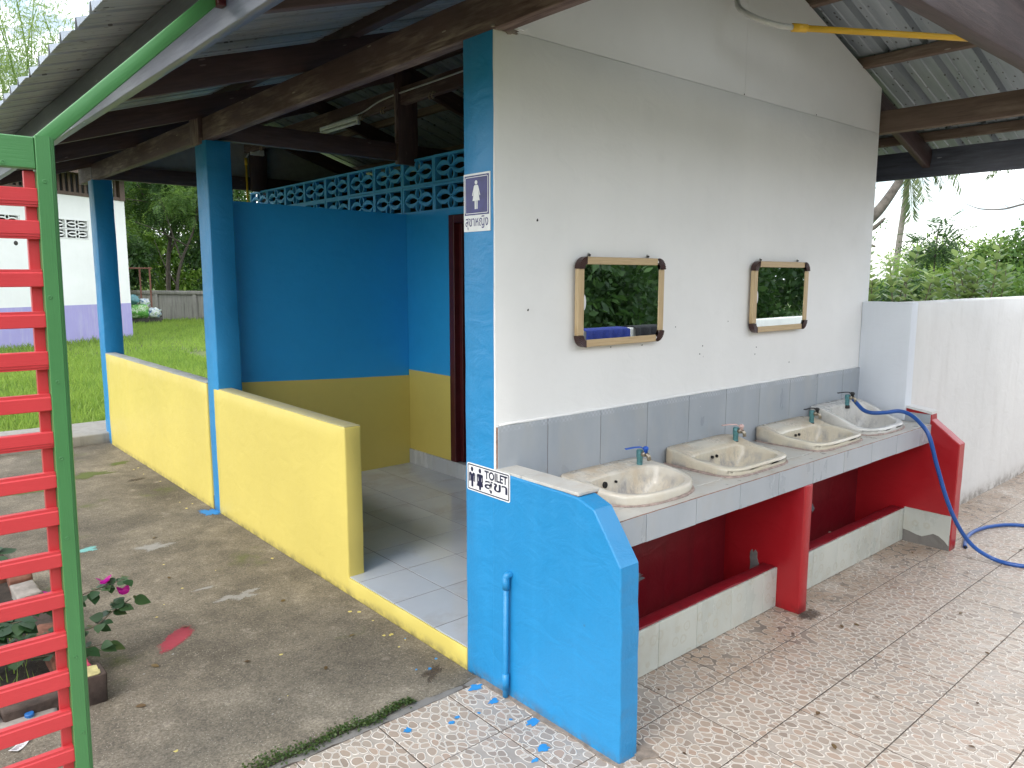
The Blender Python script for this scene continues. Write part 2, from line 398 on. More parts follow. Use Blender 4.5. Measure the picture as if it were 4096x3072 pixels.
def mat_timber(name, dark, worn, pale, rough=.6, wear=.5, coat=0.):
    m, nt, b = newmat(name); v = oc(nt); rnd = nd(nt, 'ObjectInfo').outputs['Random']
    p = nd(nt, 'VectorMath', {0: v, 1: nd(nt, 'CombineXYZ', {0: math_(nt, 'MULTIPLY', rnd, 9.), 1: rnd, 2: 0.}).outputs[0]}).outputs[0]
    gr = noi(nt, mapv(nt, p, (1.4, 16, 16)), 3.5, 7, .65, .5)
    pa = noi(nt, mapv(nt, p, (1, 3, 3)), 2.0, 6, .62)
    c = mixc(nt, ramp(nt, gr, [(.3, 0.), (.7, 1.)]), dark, tuple(x*1.7 for x in dark))
    w = math_(nt, 'MULTIPLY', ramp(nt, pa, [(.46, 0.), (.66, 1.)]), ramp(nt, gr, [(.38, 0.), (.6, 1.)]))
    c = mixc(nt, math_(nt, 'MULTIPLY', w, wear), c, worn)
    vo = nd(nt, 'TexVoronoi', {'Vector': mapv(nt, p, (6, 30, 30)), 'Scale': 1.6, 'Randomness': 1.})
    dr = math_(nt, 'MULTIPLY', math_(nt, 'LESS_THAN', vo.outputs['Distance'], .16), math_(nt, 'GREATER_THAN', nd(nt, 'SeparateColor', {0: vo.outputs['Color']}).outputs[0], .90))
    c = mixc(nt, math_(nt, 'MULTIPLY', dr, .55), c, pale)
    L(nt, c, b.inputs['Base Color']); b.inputs['Roughness'].default_value = rough
    if coat: b.inputs['Coat Weight'].default_value = coat; b.inputs['Coat Roughness'].default_value = .28
    L(nt, bump(nt, gr, .35, .006), b.inputs['Normal'])
    return m
M_beam = mat_timber('red_brown_timber', (.062, .032, .029), (.26, .195, .165), (.45, .38, .32), .65, .95)
M_rafter = mat_timber('dark_timber', (.044, .025, .025), (.135, .088, .078), (.25, .2, .18), .55, .5)
M_rawood = mat_timber('weathered_timber', (.10, .066, .05), (.27, .21, .165), (.5, .45, .4), .75, .8)
M_fascia = mat_timber('sky_sheen_fascia', (.075, .08, .115), (.22, .23, .28), (.6, .6, .65), .42, .7, .5)  # blue-grey base colour holds the sky's reflection on the brown boards

def mat_sheet():
    m, nt, b = newmat('galvanised_sheet'); v = wp(nt); rnd = nd(nt, 'ObjectInfo').outputs['Random']
    n = noi(nt, mapv(nt, v, (.5, 5, .5)), 3, 5, .6)
    c = mixc(nt, ramp(nt, n, [(.3, 0.), (.7, 1.)]), (.27, .305, .345), (.42, .46, .50))
    c = mixc(nt, math_(nt, 'MULTIPLY', rnd, .25), c, (.18, .20, .22))
    vo = nd(nt, 'TexVoronoi', {'Vector': mapv(nt, v, (22, 46, 22)), 'Scale': 1., 'Randomness': 1.})
    sp = math_(nt, 'MULTIPLY', math_(nt, 'LESS_THAN', vo.outputs['Distance'], .24), math_(nt, 'GREATER_THAN', math_(nt, 'ADD', nd(nt, 'SeparateColor', {0: vo.outputs['Color']}).outputs[1], math_(nt, 'MULTIPLY', noi(nt, v, 3.5, 3), .7)), .98))
    c = mixc(nt, math_(nt, 'MULTIPLY', sp, .8), c, (.06, .055, .05))
    L(nt, c, b.inputs['Base Color']); b.inputs['Metallic'].default_value = .35; b.inputs['Roughness'].default_value = .5
    return m
M_sheet = mat_sheet()
M_edge = plain('cut_sheet_edge', (.5, .48, .44), .6)

def mat_ceramic(name, base, stain, grime, amt=.5):
    m, nt, b = newmat(name); v = oc(nt); rnd = nd(nt, 'ObjectInfo').outputs['Random']
    p = nd(nt, 'VectorMath', {0: v, 1: nd(nt, 'CombineXYZ', {0: math_(nt, 'MULTIPLY', rnd, 5.), 1: rnd, 2: 0.}).outputs[0]}).outputs[0]
    z = nd(nt, 'SeparateXYZ', {0: v})
    c = mixc(nt, ramp(nt, noi(nt, p, 6, 5), [(.3, 0.), (.7, 1.)]), tuple(x*.9 for x in base), base)
    back = sstep(nt, z.outputs[1], -.22, -.06)
    s1 = math_(nt, 'MULTIPLY', ramp(nt, noi(nt, p, 9, 7, .68), [(.42, 0.), (.62, 1.)]), math_(nt, 'ADD', math_(nt, 'MULTIPLY', back, .6), .35))
    c = mixc(nt, math_(nt, 'MULTIPLY', s1, amt), c, stain)
    low = sstep(nt, z.outputs[2], .04, .0)
    s2 = math_(nt, 'MULTIPLY', ramp(nt, noi(nt, mapv(nt, p, (1, 1, .5)), 11, 8, .72), [(.47, 0.), (.60, 1.)]), math_(nt, 'ADD', math_(nt, 'MULTIPLY', math_(nt, 'MULTIPLY', low, sstep(nt, z.outputs[1], -.36, -.30)), .85), math_(nt, 'MULTIPLY', back, .25)))
    c = mixc(nt, math_(nt, 'MULTIPLY', s2, .72), c, grime)
    L(nt, c, b.inputs['Base Color'])
    L(nt, math_(nt, 'ADD', .13, math_(nt, 'MULTIPLY', math_(nt, 'MAXIMUM', s1, s2), .4)), b.inputs['Roughness'])
    b.inputs['Coat Weight'].default_value = .3; b.inputs['Coat Roughness'].default_value = .08
    return m
M_cera = mat_ceramic('stained_ceramic', (.70, .655, .56), (.52, .40, .25), (.22, .225, .25), .75)
M_cera2 = mat_ceramic('stained_cream_ceramic', (.67, .615, .49), (.50, .39, .26), (.21, .215, .24), .7)
M_cera3 = mat_ceramic('grey_white_ceramic', (.68, .67, .63), (.40, .35, .28), (.24, .24, .25), .4)
M_hole = plain('black_hole', (.008, .008, .008), .8)
M_teal = plain('teal_pipe', (.10, .27, .29), .5, var=.35, sc=40)
M_brass = plain('old_brass', (.33, .29, .23), .38, .8, var=.35, sc=60)
M_dkmetal = plain('dark_metal', (.045, .04, .036), .5, .5, var=.3, sc=50)
M_bluelever = plain('blue_lever', (.015, .10, .50), .35)
M_blklever = plain('black_lever', (.02, .02, .022), .4)
M_pinklever = plain('faded_pink_lever', (.70, .48, .45), .5)
M_hose = plain('blue_hose', (.012, .075, .30), .3, var=.15, sc=5)
M_hosepale = plain('pale_blue_hose', (.05, .13, .34), .32, var=.15, sc=5)
M_ypvc = plain('yellow_pvc', (.74, .43, .025), .38, var=.12, sc=4)
M_flex = plain('white_flexible_conduit', (.62, .61, .58), .5)
M_corner = plain('brown_plastic', (.040, .012, .010), .35)
M_steel = plain('steel', (.45, .45, .43), .35, .9)
M_signw = plain('sign_white', (.76, .765, .77), .35, var=.05)
M_signb = plain('sign_navy', (.028, .026, .16), .35, var=.3, sc=22)
M_signk = plain('sign_dark_navy', (.012, .013, .045), .35, var=.1)
M_tubew = plain('lamp_white', (.70, .71, .68), .4)
M_cable = plain('white_cable', (.5, .5, .48), .5)
M_hook = plain('brass_hook', (.40, .31, .20), .4, .3)

def mat_oak():
    m, nt, b = newmat('light_oak'); v = oc(nt)
    g = nd(nt, 'TexWave', {'Vector': mapv(nt, v, (1.2, 1, 26)), 'Scale': 2.6, 'Distortion': 5., 'Detail': 3., 'Detail Scale': 1.4}, bands_direction='Z').outputs['Fac']
    g2 = noi(nt, mapv(nt, v, (3, 90, 90)), 3, 5)
    c = mixc(nt, ramp(nt, g, [(.2, 0.), (.8, 1.)]), (.46, .32, .17), (.60, .455, .27))
    c = mixc(nt, math_(nt, 'MULTIPLY', ramp(nt, g2, [(.5, 0.), (.7, 1.)]), .45), c, (.30, .19, .09))
    L(nt, c, b.inputs['Base Color']); b.inputs['Roughness'].default_value = .42
    return m
M_oak = mat_oak()
def mat_mirror():
    m, nt, b = newmat('mirror_glass'); v = oc(nt)
    b.inputs['Base Color'].default_value = (.74, .80, .78, 1); b.inputs['Metallic'].default_value = 1
    sm = ramp(nt, noi(nt, mapv(nt, v, (6, 6, 1.5)), 4, 6, .65), [(.52, .004), (.75, .05)])
    L(nt, sm, b.inputs['Roughness']); return m
M_mirror = mat_mirror()

def mat_gate(name, col):
    m, nt, b = newmat(name); v = oc(nt)
    g = noi(nt, mapv(nt, v, (3, 60, 60)), 4, 6, .6, .3)
    n = noi(nt, v, 5, 4)
    c = mixc(nt, ramp(nt, n, [(.3, 0.), (.7, 1.)]), tuple(x*.88 for x in col), col)
    L(nt, c, b.inputs['Base Color']); b.inputs['Roughness'].default_value = .38
    L(nt, bump(nt, g, .22, .003), b.inputs['Normal']); return m
M_gred = mat_gate('gate_red', (.63, .05, .058)); M_ggreen = mat_gate('gate_green', (.07, .235, .078))

def mat_leaf(name, a, b_, c_, trans=.35, rough=.45, patch=0):
    m, nt, b = newmat(name)
    r = nd(nt, 'NewGeometry').outputs['Random Per Island']; oi = nd(nt, 'ObjectInfo').outputs['Random']
    rr = math_(nt, 'FRACT', math_(nt, 'ADD', r, oi))
    c = ramp(nt, rr, [(0., a), (.55, b_), (1., c_)])
    pn = noi(nt, wp(nt), patch, 4, .6) if patch else None
    if patch: c = mixc(nt, ramp(nt, pn, [(.38, 0.), (.66, .75)]), c, c_)
    L(nt, c, b.inputs['Base Color']); b.inputs['Roughness'].default_value = rough; b.inputs['Specular IOR Level'].default_value = .35
    tr = nd(nt, 'BsdfTranslucent', {'Color': mixc(nt, .5, c, tuple(min(1, x*2.2) for x in c_))})
    mx = nd(nt, 'MixShader', {0: trans, 1: b.outputs[0], 2: tr.outputs[0]})
    L(nt, mx.outputs[0], nt.nodes['Material Output'].inputs['Surface']); return m
M_leafdk = mat_leaf('dark_leaf', (.020, .050, .016), (.034, .082, .022), (.065, .13, .03), .3)
M_leafmd = mat_leaf('mid_leaf', (.035, .085, .018), (.06, .135, .028), (.12, .20, .04), .4)
M_leaflt = mat_leaf('light_leaf', (.07, .15, .03), (.13, .24, .05), (.24, .34, .07), .5)
M_bamboo = mat_leaf('bamboo_leaf', (.10, .17, .05), (.17, .26, .08), (.28, .36, .13), .5)
M_guava = mat_leaf('guava_leaf', (.045, .10, .03), (.10, .18, .055), (.27, .35, .12), .35, .35)
M_boug = mat_leaf('bougainvillea_leaf', (.020, .055, .022), (.030, .075, .028), (.05, .10, .035), .25, .4)
M_bract = mat_leaf('magenta_bract', (.42, .01, .22), (.52, .015, .28), (.60, .03, .36), .4)
M_dry = mat_leaf('dry_leaf', (.06, .035, .02), (.11, .065, .03), (.17, .12, .05), .1, .6)
M_grass = mat_leaf('grass_blade', (.055, .12, .02), (.13, .245, .035), (.27, .38, .07), .45, .5, .55)
M_palm = mat_leaf('palm_leaflet', (.04, .075, .03), (.07, .115, .04), (.13, .16, .06), .3)
M_weed = mat_leaf('weed_leaf', (.03, .06, .016), (.05, .09, .02), (.08, .12, .03), .3)
M_bark = plain('grey_bark', (.13, .115, .10), .9, var=.45, sc=9, bmp=.8)
M_barkdk = plain('dark_bark', (.06, .05, .04), .9, var=.4, sc=9, bmp=.8)
M_palmb = plain('palm_bark', (.20, .185, .165), .9, var=.3, sc=7, bmp=.7)
M_twig = plain('twig', (.10, .085, .055), .8)
M_soil = plain('dark_soil', (.035, .026, .018), .95, var=.5, sc=30, bmp=1.)
M_ground = plain('lawn_soil', (.10, .135, .035), .95, var=.45, sc=3, bmp=.6)
M_path = paint_wall('path_concrete', (.30, .285, .255), .85, .7, (.14, .13, .115), .5)
M_brick = plain('old_brick', (.19, .075, .045), .9, var=.5, sc=14, bmp=.9)
M_brickp = plain('pink_painted_brick', (.50, .05, .11), .7, var=.5, sc=10, bmp=.7)
M_bricky = plain('yellow_flaked_brick', (.50, .45, .20), .8, var=.5, sc=12, bmp=.7)
M_brickd = plain('mossy_brick', (.07, .05, .04), .95, var=.5, sc=14, bmp=.9)
M_stone = plain('pale_mortar_stone', (.30, .27, .24), .9, var=.35, sc=14, bmp=.8)
M_cap = plain('blue_bottle_cap', (.02, .14, .42), .4)
M_paper = plain('paper', (.7, .69, .68), .7)
M_ink = plain('printed_ink', (.12, .08, .12), .7)
M_pblue = plain('spilled_blue_paint', (.03, .24, .55), .45, var=.15)
M_pcyan = plain('spilled_turquoise_paint', (.18, .46, .44), .7, var=.25, sc=30)
M_pyel = plain('yellow_paint_drop', (.62, .52, .16), .6)
M_pgrey = plain('pale_cement_patch', (.33, .325, .31), .85, var=.2)
def mat_rag(name, col, al=.8, lo=.12):
    m, nt, b = newmat(name); v = wp(nt)
    L(nt, mixc(nt, noi(nt, v, 40, 5), tuple(x*.75 for x in col), tuple(min(1, x*1.2) for x in col)), b.inputs['Base Color']); b.inputs['Roughness'].default_value = .7
    uv = nd(nt, 'Attribute', attribute_name='edge').outputs['Fac']
    a = math_(nt, 'GREATER_THAN', math_(nt, 'MULTIPLY', math_(nt, 'SUBTRACT', 1., uv), 1.15), math_(nt, 'ADD', lo, math_(nt, 'MULTIPLY', ramp(nt, noi(nt, v, 160, 5, .8), [(.32, 0.), (.68, 1.)]), 1.0)))
    L(nt, math_(nt, 'MULTIPLY', a, al), b.inputs['Alpha']); return m
M_pink = mat_rag('sprayed_pink_paint', (.42, .045, .075))
M_rcyan = mat_rag('turquoise_paint_splash', (.18, .46, .44), .95, .0)
M_rgrey = mat_rag('cement_splash', (.34, .33, .31), .85, .1)
M_rblue = mat_rag('blue_paint_splash', (.03, .24, .55), .97, -.1)
M_moss = mat_rag('moss', (.10, .13, .02), .9, .12)
M_rdark = mat_rag('damp_stain', (.07, .05, .038), .6, .2)
M_fence = paint_wall('stained_fence_concrete', (.23, .225, .21), .9, .5, (.05, .05, .045), .75)
M_roofdk = plain('dark_tile_roof', (.06, .045, .04), .8, var=.3)
M_lattice = plain('brown_lattice', (.105, .068, .052), .7, var=.2)
M_rust = plain('rusty_steel', (.17, .07, .05), .8, var=.4, sc=20)
def mat_bag(name, stops):
    m, nt, b = newmat(name); L(nt, ramp(nt, noi(nt, oc(nt), 5.5, 4, .6, 1.2), stops), b.inputs['Base Color']); b.inputs['Roughness'].default_value = .4
    L(nt, bump(nt, noi(nt, oc(nt), 12, 5), .8, .03), b.inputs['Normal']); return m
M_bagg = mat_bag('green_printed_bag', [(.36, (.07, .27, .05)), (.47, (.16, .40, .08)), (.55, (.55, .62, .5)), (.6, (.10, .33, .06)), (.68, (.5, .5, .12))])
M_bagw = mat_bag('white_printed_bag', [(.38, (.06, .14, .32)), (.44, (.5, .58, .6)), (.56, (.58, .6, .56)), (.62, (.16, .36, .14)), (.7, (.5, .55, .5))])
M_bagt = plain('teal_bag', (.08, .22, .24), .4, var=.3, sc=9)
M_block = plain('dark_cement_block', (.06, .055, .05), .9, var=.3)
M_clothb = plain('blue_towel', (.015, .03, .20), .95, var=.3, sc=60, bmp=1.)
M_clothk = plain('black_cloth', (.012, .012, .016), .95, var=.3, sc=60, bmp=1.)
# ------------------------------------------------------------ setting: ground, slab, floors
g = MB().box(-400, 400, -400, 600, -.6, -.035).build('ground', M_ground); tag(g, kind='structure')
lw = MB()
NXg, NYg = 24, 40
for j in range(NYg+1):
    for i in range(NXg+1):
        x = -9+24*i/NXg; y = 6.3+34*j/NYg
        lw.v.append((x, y, .0+.03*noise.noise(Vector((x*.4, y*.4, 1)))))
for j in range(NYg):
    for i in range(NXg):
        a = j*(NXg+1)+i; lw.f.append((a, a+1, a+NXg+2, a+NXg+1))
tag(lw.build('lawn', M_ground, None, True), kind='structure')

edge = []
for k in range(46):
    x = -.01-3.6*k/45
    edge.append((x, .098+.012*noise.noise(Vector((x*5, 0, 0)))+.006*noise.noise(Vector((x*23, 4, 0)))+(.035*max(0, min(1, (-x-.25)*4)))))
slab = MB().prism(edge+[(-3.61, 5.74), (.0, 5.74)], 2, -.045, .003)
slabo = slab.build('concrete_slab', M_slab); tag(slabo, kind='structure')
pth = MB().rbox(-5, 4.5, 5.70, 6.42, -.04, .098, .25, .012, .006, 3)
patho = tag(pth.build('walkway', M_path, None, True), kind='structure')

floor = MB().box(-2.6, 9.3, -3.4, .098, -.05, -.0014).build('tile_floor', M_joint); tag(floor, kind='structure')
PT = .303; tm = MB().cbox(-PT/2+.0021, PT/2-.0021, -PT/2+.0021, PT/2-.0021, -.009, 0, .0012).mesh('tile')
for k in range(-8, 25):
    for j in range(9):
        x = .434+PT*(k+.5); y = .068-PT*(j+.5)
        M = Matrix.Translation((x+random.uniform(-.0006, .0006), y+random.uniform(-.0006, .0006), random.uniform(-.0003, .0003))) @ Matrix.Rotation(random.uniform(-.0018, .0018), 4, 'X') @ Matrix.Rotation(random.uniform(-.0018, .0018), 4, 'Y')
        add('tile', tm, M_pebble, floor, M)

cfl = MB().box(.006, 1.60, .12, 5.66, -.02, .0888).build('corridor_floor', M_joint); tag(cfl, kind='structure')
CT = .315; cm = MB().cbox(-CT/2+.002, CT/2-.002, -CT/2+.002, CT/2-.002, -.008, 0, .001).mesh('corridor_tile')
for i in range(5):
    for j in range(9):
        x = -.042+CT*(i+.5); y = .09+CT*(j+.5)
        if i == 0:
            MB().cbox(.0045, -.042+CT-.002, y-CT/2+.002, y+CT/2-.002, .082, .09, .001).build('tile', M_ctile, cfl)
        else:
            add('tile', cm, M_ctile, cfl, Matrix.Translation((x, y, .09+random.uniform(-.0002, .0002))) @ Matrix.Rotation(random.uniform(-.001, .001), 4, 'X'))

# ------------------------------------------------------------ the toilet building
B = thing('toilet_building', 'open toilet block with white gable wall, blue pillars and yellow half walls', 'building', (0, 0, 0))
SL = .31
def zr(x): return 2.645+SL*(x if x < 1.475 else 2.95-x)      # top of the rafters
MB().rbox(.001, 2.948, -.0005, .10, -.02, 2.392, .12, .004, .0012, 3).build('gable_wall', M_white, B, True)
MB().prism([(2.3926, .004), (2.3926, 1.526), (3.095, 1.526), (zr(.004), .004)], 1, .0008, .03).build('gable_board', M_gable, B)
MB().prism([(2.3925, 1.5285), (2.3925, 2.948), (zr(2.948), 2.948), (3.083, 1.5285)], 1, .0018, .03).build('gable_board', M_gable, B)
MB().box(.004, 2.94, .0045, .03, 2.385, 2.402).build('seam_filler', M_white, B)
MB().rbox(-.002, .15, .003, .175, -.03, 2.388, .09, .007, .0018).build('pillar', M_blue, B, True)
MB().rbox(0, .158, 2.777, 2.968, -.03, 2.388, .09, .007, .0025, 4).build('pillar', M_blue, B, True)
MB().rbox(0, .16, 5.612, 5.80, -.03, 2.415, .09, .007, .0025, 4).build('pillar', M_blue, B, True)
w2 = MB().rbox(-.003, .088, 1.125, 2.862, -.03, .836, .08, .008, .0022).build('half_wall', M_yellow, B, True)
MB().rbox(.0015, .086, 1.129, 2.775, .835, .8395, .1, .002, .0006).build('cap', M_yellowtop, w2, True)
w1 = MB().rbox(-.003, .088, 2.988, 5.612, -.03, .853, .08, .008, .003).build('half_wall', M_yellow, B, True)
MB().rbox(-.001, .087, 2.990, 5.61, .852, .8585, .06, .003, .0025, 9).build('cap', M_capgrey, w1, True)
MB().rbox(-.005, .0042, .172, 1.127, -.03, .088, .05, .002, .0012, 9).build('threshold', M_yellow, B, True)
# partition across the corridor: yellow below, blue above
MB().prism([(z, x) for x, z in [(.155, .06), (1.528, .06), (1.528, .79), (.9, .815), (.155, .853)]], 1, 2.899, 3.0).build('partition_base', M_yellow, B)
MB().prism([(z, x) for x, z in rpoly([(.155, .853), (.9, .815), (1.528, .79), (1.528, 2.022), (.155, 2.038)], .06, .0025, 3)], 1, 2.9005, 2.999).build('partition', M_bluelift, B)
# wall between corridor and cubicles, with door openings
def cwall(y0, y1, z0, z1, mt, nm, xo=0.):
    MB().box(1.53+xo, 1.63, y0, y1, z0, z1).build(nm, mt, B)
cwall(2.345, 5.86, .06, .835, M_yellow, 'corridor_wall_base', -.001); cwall(2.345, 5.86, .835, 2.02, M_bluelift, 'corridor_wall')
cwall(.11, 1.48, .06, .835, M_yellow, 'corridor_wall_base', -.001); cwall(.11, 1.48, .835, 2.02, M_bluelift, 'corridor_wall')
cwall(1.48, 2.345, 1.985, 2.02, M_bluelift, 'door_head')
cwall(1.48, 2.345, .06, .2, M_skirt, 'door_sill')
for k in range(9):
    y1 = 2.896-CT*k; y0 = max(.12, y1-CT+.003)
    if y1 > .2: MB().cbox(1.516, 1.5295, y0, y1, .09, .205, .0015).build('skirting_tile', M_skirt, B)
df = add('door_frame', MB().cbox(1.515, 1.64, 2.282, 2.343, .206, 1.983, .003).cbox(1.515, 1.64, 1.482, 1.543, .206, 1.983, .003).cbox(1.5155, 1.6395, 1.5435, 2.2815, 1.925, 1.982, .003).mesh('door_frame'), M_maroon, B)
MB().cbox(1.56, 1.60, 2.245, 2.2815, .206, 1.925, .002).build('door_stop', M_maroon, df)
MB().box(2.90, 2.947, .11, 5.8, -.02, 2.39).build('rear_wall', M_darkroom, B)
MB().box(2.925, 2.947, .11, 5.7, 2.392, 2.66).build('eave_sky_block', M_darkroom, B)  # added board: shuts the open eave gap so sky light stays out
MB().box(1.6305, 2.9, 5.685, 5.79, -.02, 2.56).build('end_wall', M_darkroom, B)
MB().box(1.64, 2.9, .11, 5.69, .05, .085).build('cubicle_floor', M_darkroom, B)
MB().box(1.64, 2.9, 2.86, 2.94, .085, 2.0).build('cubicle_partition', M_bluelift, B)
# pierced vent blocks
def lens(cx, cy, a, b, n=10):
    """closed outline of a pointed oval, a = half width, b = half height (points at +-a)"""
    Rr = (a*a+b*b)/(2*b); th = math.asin(min(1, a/Rr)); out = []
    for s in (1, -1):
        for k in range(n):
            t = -th+2*th*k/n
            x = Rr*math.sin(t)*s; y = s*(Rr*math.cos(t)-(Rr-b)); out.append((cx+x, cy+y))
    return out
def ringp(m, inner, outer, d0, d1):
    n = len(inner); base = len(m.v)
    for d in (d0, d1):
        for ring in (inner, outer):
            for p in ring: m.v.append((d, p[0], p[1]))
    I = lambda d, r, k: base+(d*2+r)*n+k % n
    for k in range(n):
        m.f.append((I(0, 0, k), I(0, 0, k+1), I(0, 1, k+1), I(0, 1, k)))
        m.f.append((I(1, 1, k), I(1, 1, k+1), I(1, 0, k+1), I(1, 0, k)))
        m.f.append((I(0, 1, k), I(0, 1, k+1), I(1, 1, k+1), I(1, 1, k)))
        m.f.append((I(1, 0, k), I(1, 0, k+1), I(0, 0, k+1), I(0, 0, k)))
def vent_mesh(W, H, D=.055):
    m = MB(); fw = .017
    m.box(0, D, -W/2, W/2, H/2-fw, H/2); m.box(0, D, -W/2, W/2, -H/2, -H/2+fw)
    m.box(0, D, -W/2, -W/2+fw*1.1, -H/2+fw, H/2-fw); m.box(0, D, W/2-fw*1.1, W/2, -H/2+fw, H/2-fw)
    a = W*.198; hb = H*.14; kx = W*.228
    for s in (-1, 1):
        cx = s*kx
        ringp(m, lens(cx, 0, a, hb), lens(cx, 0, a+.0065, hb+H*.125), .004, .030)
        ringp(m, lens(cx, 0, a-.005, hb-.006), lens(cx, 0, a, hb), .010, .026)
        vl = [(x*0+q, s*H*.235+p) for p, q, x in [(p, q, 0) for p, q in lens(0, 0, H*.18, W*.068)]]
        vo = [(q, s*H*.235+p) for p, q in lens(0, 0, H*.18+.007, W*.068+.014)]
        ringp(m, vl, vo, .003, .031)
    return m.mesh('vent_block')
vm = vent_mesh(.4125, .1985)
for k in range(14):
    yc = 2.543-2*.4145*3+.4145*(k+.5)
    for r_ in (0, 1):
        add('vent_block', vm, M_bluevent, B, Matrix.Translation((1.535+random.uniform(-.002, .002), yc, 2.12+.2*r_+random.uniform(-.0015, .0015))))
# timber
timber('wall_plate', (.026, -1.45, 2.4475), (.026, 2.805, 2.4475), .06, .13, M_beam, B)
timber('wall_plate', (.03, 2.835, 2.455), (.03, 6.14, 2.478), .058, .135, M_beam, B)
timber('joint_block', (.02, 2.90, 2.365), (.02, 2.90, 2.555), .14, .085, M_beam, B, up=(1, 0, 0))
timber('wall_plate', (2.99, -1.45, 2.455), (2.99, 6.1, 2.455), .066, .125, M_rawood, B)
RB = .119
def rafter(y, w=.05, mt=M_rafter, right=True, left=True, xl=-.825, xr=3.772):
    zc = lambda x: zr(x)-.0625
    if left: timber('rafter', (xl, y, zc(xl)), (1.475, y, zc(1.475)), w, RB, mt, B)
    if right: timber('rafter', (xr, y, zc(xr)), (1.475, y-.001, zc(1.475)-.001), w, RB, mt, B)
for y in (1.45, 2.85, 4.25, 5.65): rafter(y)
rafter(.036, .044, M_rafter); rafter(-1.0, .05, M_rawood)
timber('tie_beam', (-.02, 2.85, 2.462), (2.96, 2.85, 2.462), .05, .125, M_rafter, B)
timber('tie_beam', (.0, 5.65, 2.485), (2.96, 5.65, 2.485), .05, .13, M_rafter, B)
timber('tie_beam', (-.05, -1.0, 2.51), (3.05, -1.0, 2.51), .06, .21, M_rafter, B)
timber('king_post', (1.487, 2.815, 2.375), (1.487, 2.815, 3.03), .05, .172, M_rafter, B, up=(1, 0, 0))
timber('king_post', (1.395, 2.80, 2.52), (1.395, 2.80, 2.90), .02, .03, M_beam, B, up=(1, 0, 0))
timber('king_post', (1.53, 5.62, 2.41), (1.53, 5.62, 3.03), .05, .17, M_rafter, B, up=(1, 0, 0))
timber('ridge_beam', (1.45, .12, 2.853), (1.45, 5.7, 2.853), .05, .12, M_beam, B)
for x in (-.70, .28, .88, 1.38, 1.575, 2.10, 2.72, 3.66):
    timber('purlin', (x, -1.47, zr(x)+.029), (x, 6.3, zr(x)+.029), .05, .056, M_rawood if x > 2 else M_rafter, B, amp=.001)
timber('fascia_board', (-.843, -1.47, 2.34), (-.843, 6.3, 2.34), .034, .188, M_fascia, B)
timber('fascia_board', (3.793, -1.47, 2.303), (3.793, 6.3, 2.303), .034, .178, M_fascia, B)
MB().prism([(2.55, -.02), (2.55, 2.95), (zr(2.95), 2.95), (3.10, 1.475), (zr(-.02), -.02)], 1, 5.70, 5.73).build('end_gable', plain('grey_fibre_board', (.30, .30, .30), .8), B)
# corrugated sheets, ribs running down the slope
def sheet(side, y0, y1, dx):
    m = MB(); prof = []
    y = y0
    while y < y1-.19:
        prof += [(y, 0), (y+.045, .0), (y+.05, .004), (y+.055, 0), (y+.115, 0), (y+.12, .004), (y+.125, 0), (y+.155, 0), (y+.168, .034), (y+.182, .034), (y+.195, 0)]
        y += .2
    prof += [(y1+.012, 0)]
    xs = [-1.09+dx, -.3, .6, 1.46] if side == 'L' else [4.04-dx, 3.25, 2.35, 1.49]
    for x in xs:
        for (yy, h) in prof: m.v.append((x, yy, zr(x)+.0585+h+.004*noise.noise(Vector((x*2, yy*1.3, 5)))))
    n = len(prof)
    for i in range(len(xs)-1):
        for k in range(n-1):
            q = (i*n+k, i*n+k+1, (i+1)*n+k+1, (i+1)*n+k); m.f.append(q[::-1] if side == 'L' else q)
    o = m.build('roof_sheet', M_sheet, B)
    md = o.modifiers.new('thick', 'SOLIDIFY'); md.thickness = .0018; md.offset = 1
for k in range(10):
    y0 = -1.5+.8*k
    sheet('L', y0, y0+.8, random.uniform(-.012, .012)); sheet('R', y0, y0+.8, random.uniform(-.012, .012))
rc = MB()
for x, z in ((1.15, 3.10), (1.475, 3.205), (1.80, 3.10)):
    for yy in (-1.52, 6.5): rc.v.append((x, yy, z))
rc.f = [(0, 1, 3, 2), (2, 3, 5, 4)]
rco = rc.build('ridge_cap', M_sheet, B); rco.modifiers.new('thick', 'SOLIDIFY').thickness = .002
# chips, nail holes and the plaster blob under the plate on the white wall
for x, z, s in [(.205, 1.757, .007), (.16, 1.43, .006), (1.26, 1.233, .004), (1.24, 1.196, .004), (1.72, 1.20, .004), (1.71, 1.165, .004), (2.05, 1.10, .004), (.62, 1.265, .004), (.82, 1.262, .004), (1.05, 1.33, .003), (1.46, 1.34, .003), (1.52, 2.398, .004), (2.2, 2.397, .003)]:
    MB().prism([(z+p[1], x+p[0]) for p in blob2d(0, 0, s*.55, s*.7, 9, .4, x*9)], 1, -.0018, .001).build('nail_hole', M_hole, B)
MB().prism([(a, b_) for b_, a in blob2d(.045, 2.392, .05, .013, 24, .5, 2.2)], 1, -.012, .002).build('mortar_patch', M_mortar, B)
MB().prism([(a, b_) for b_, a in blob2d(.115, 2.412, .035, .010, 18, .3, 4.2)], 1, -.006, .002).build('mortar_patch', M_signw, B)
# rough plaster lip where the wall meets the tiles
lip = MB()
pts = [(.02+.07*k, -.004+.0015*noise.noise(Vector((k*3.1, 0, 0))), 1.014+.004*noise.noise(Vector((k*1.7, 2, 0)))) for k in range(41)]
lip.tube(pts, [.005+.002*noise.noise(Vector((k*2.3, 7, 0))) for k in range(41)], 7).build('plaster_lip', M_white, B, True)
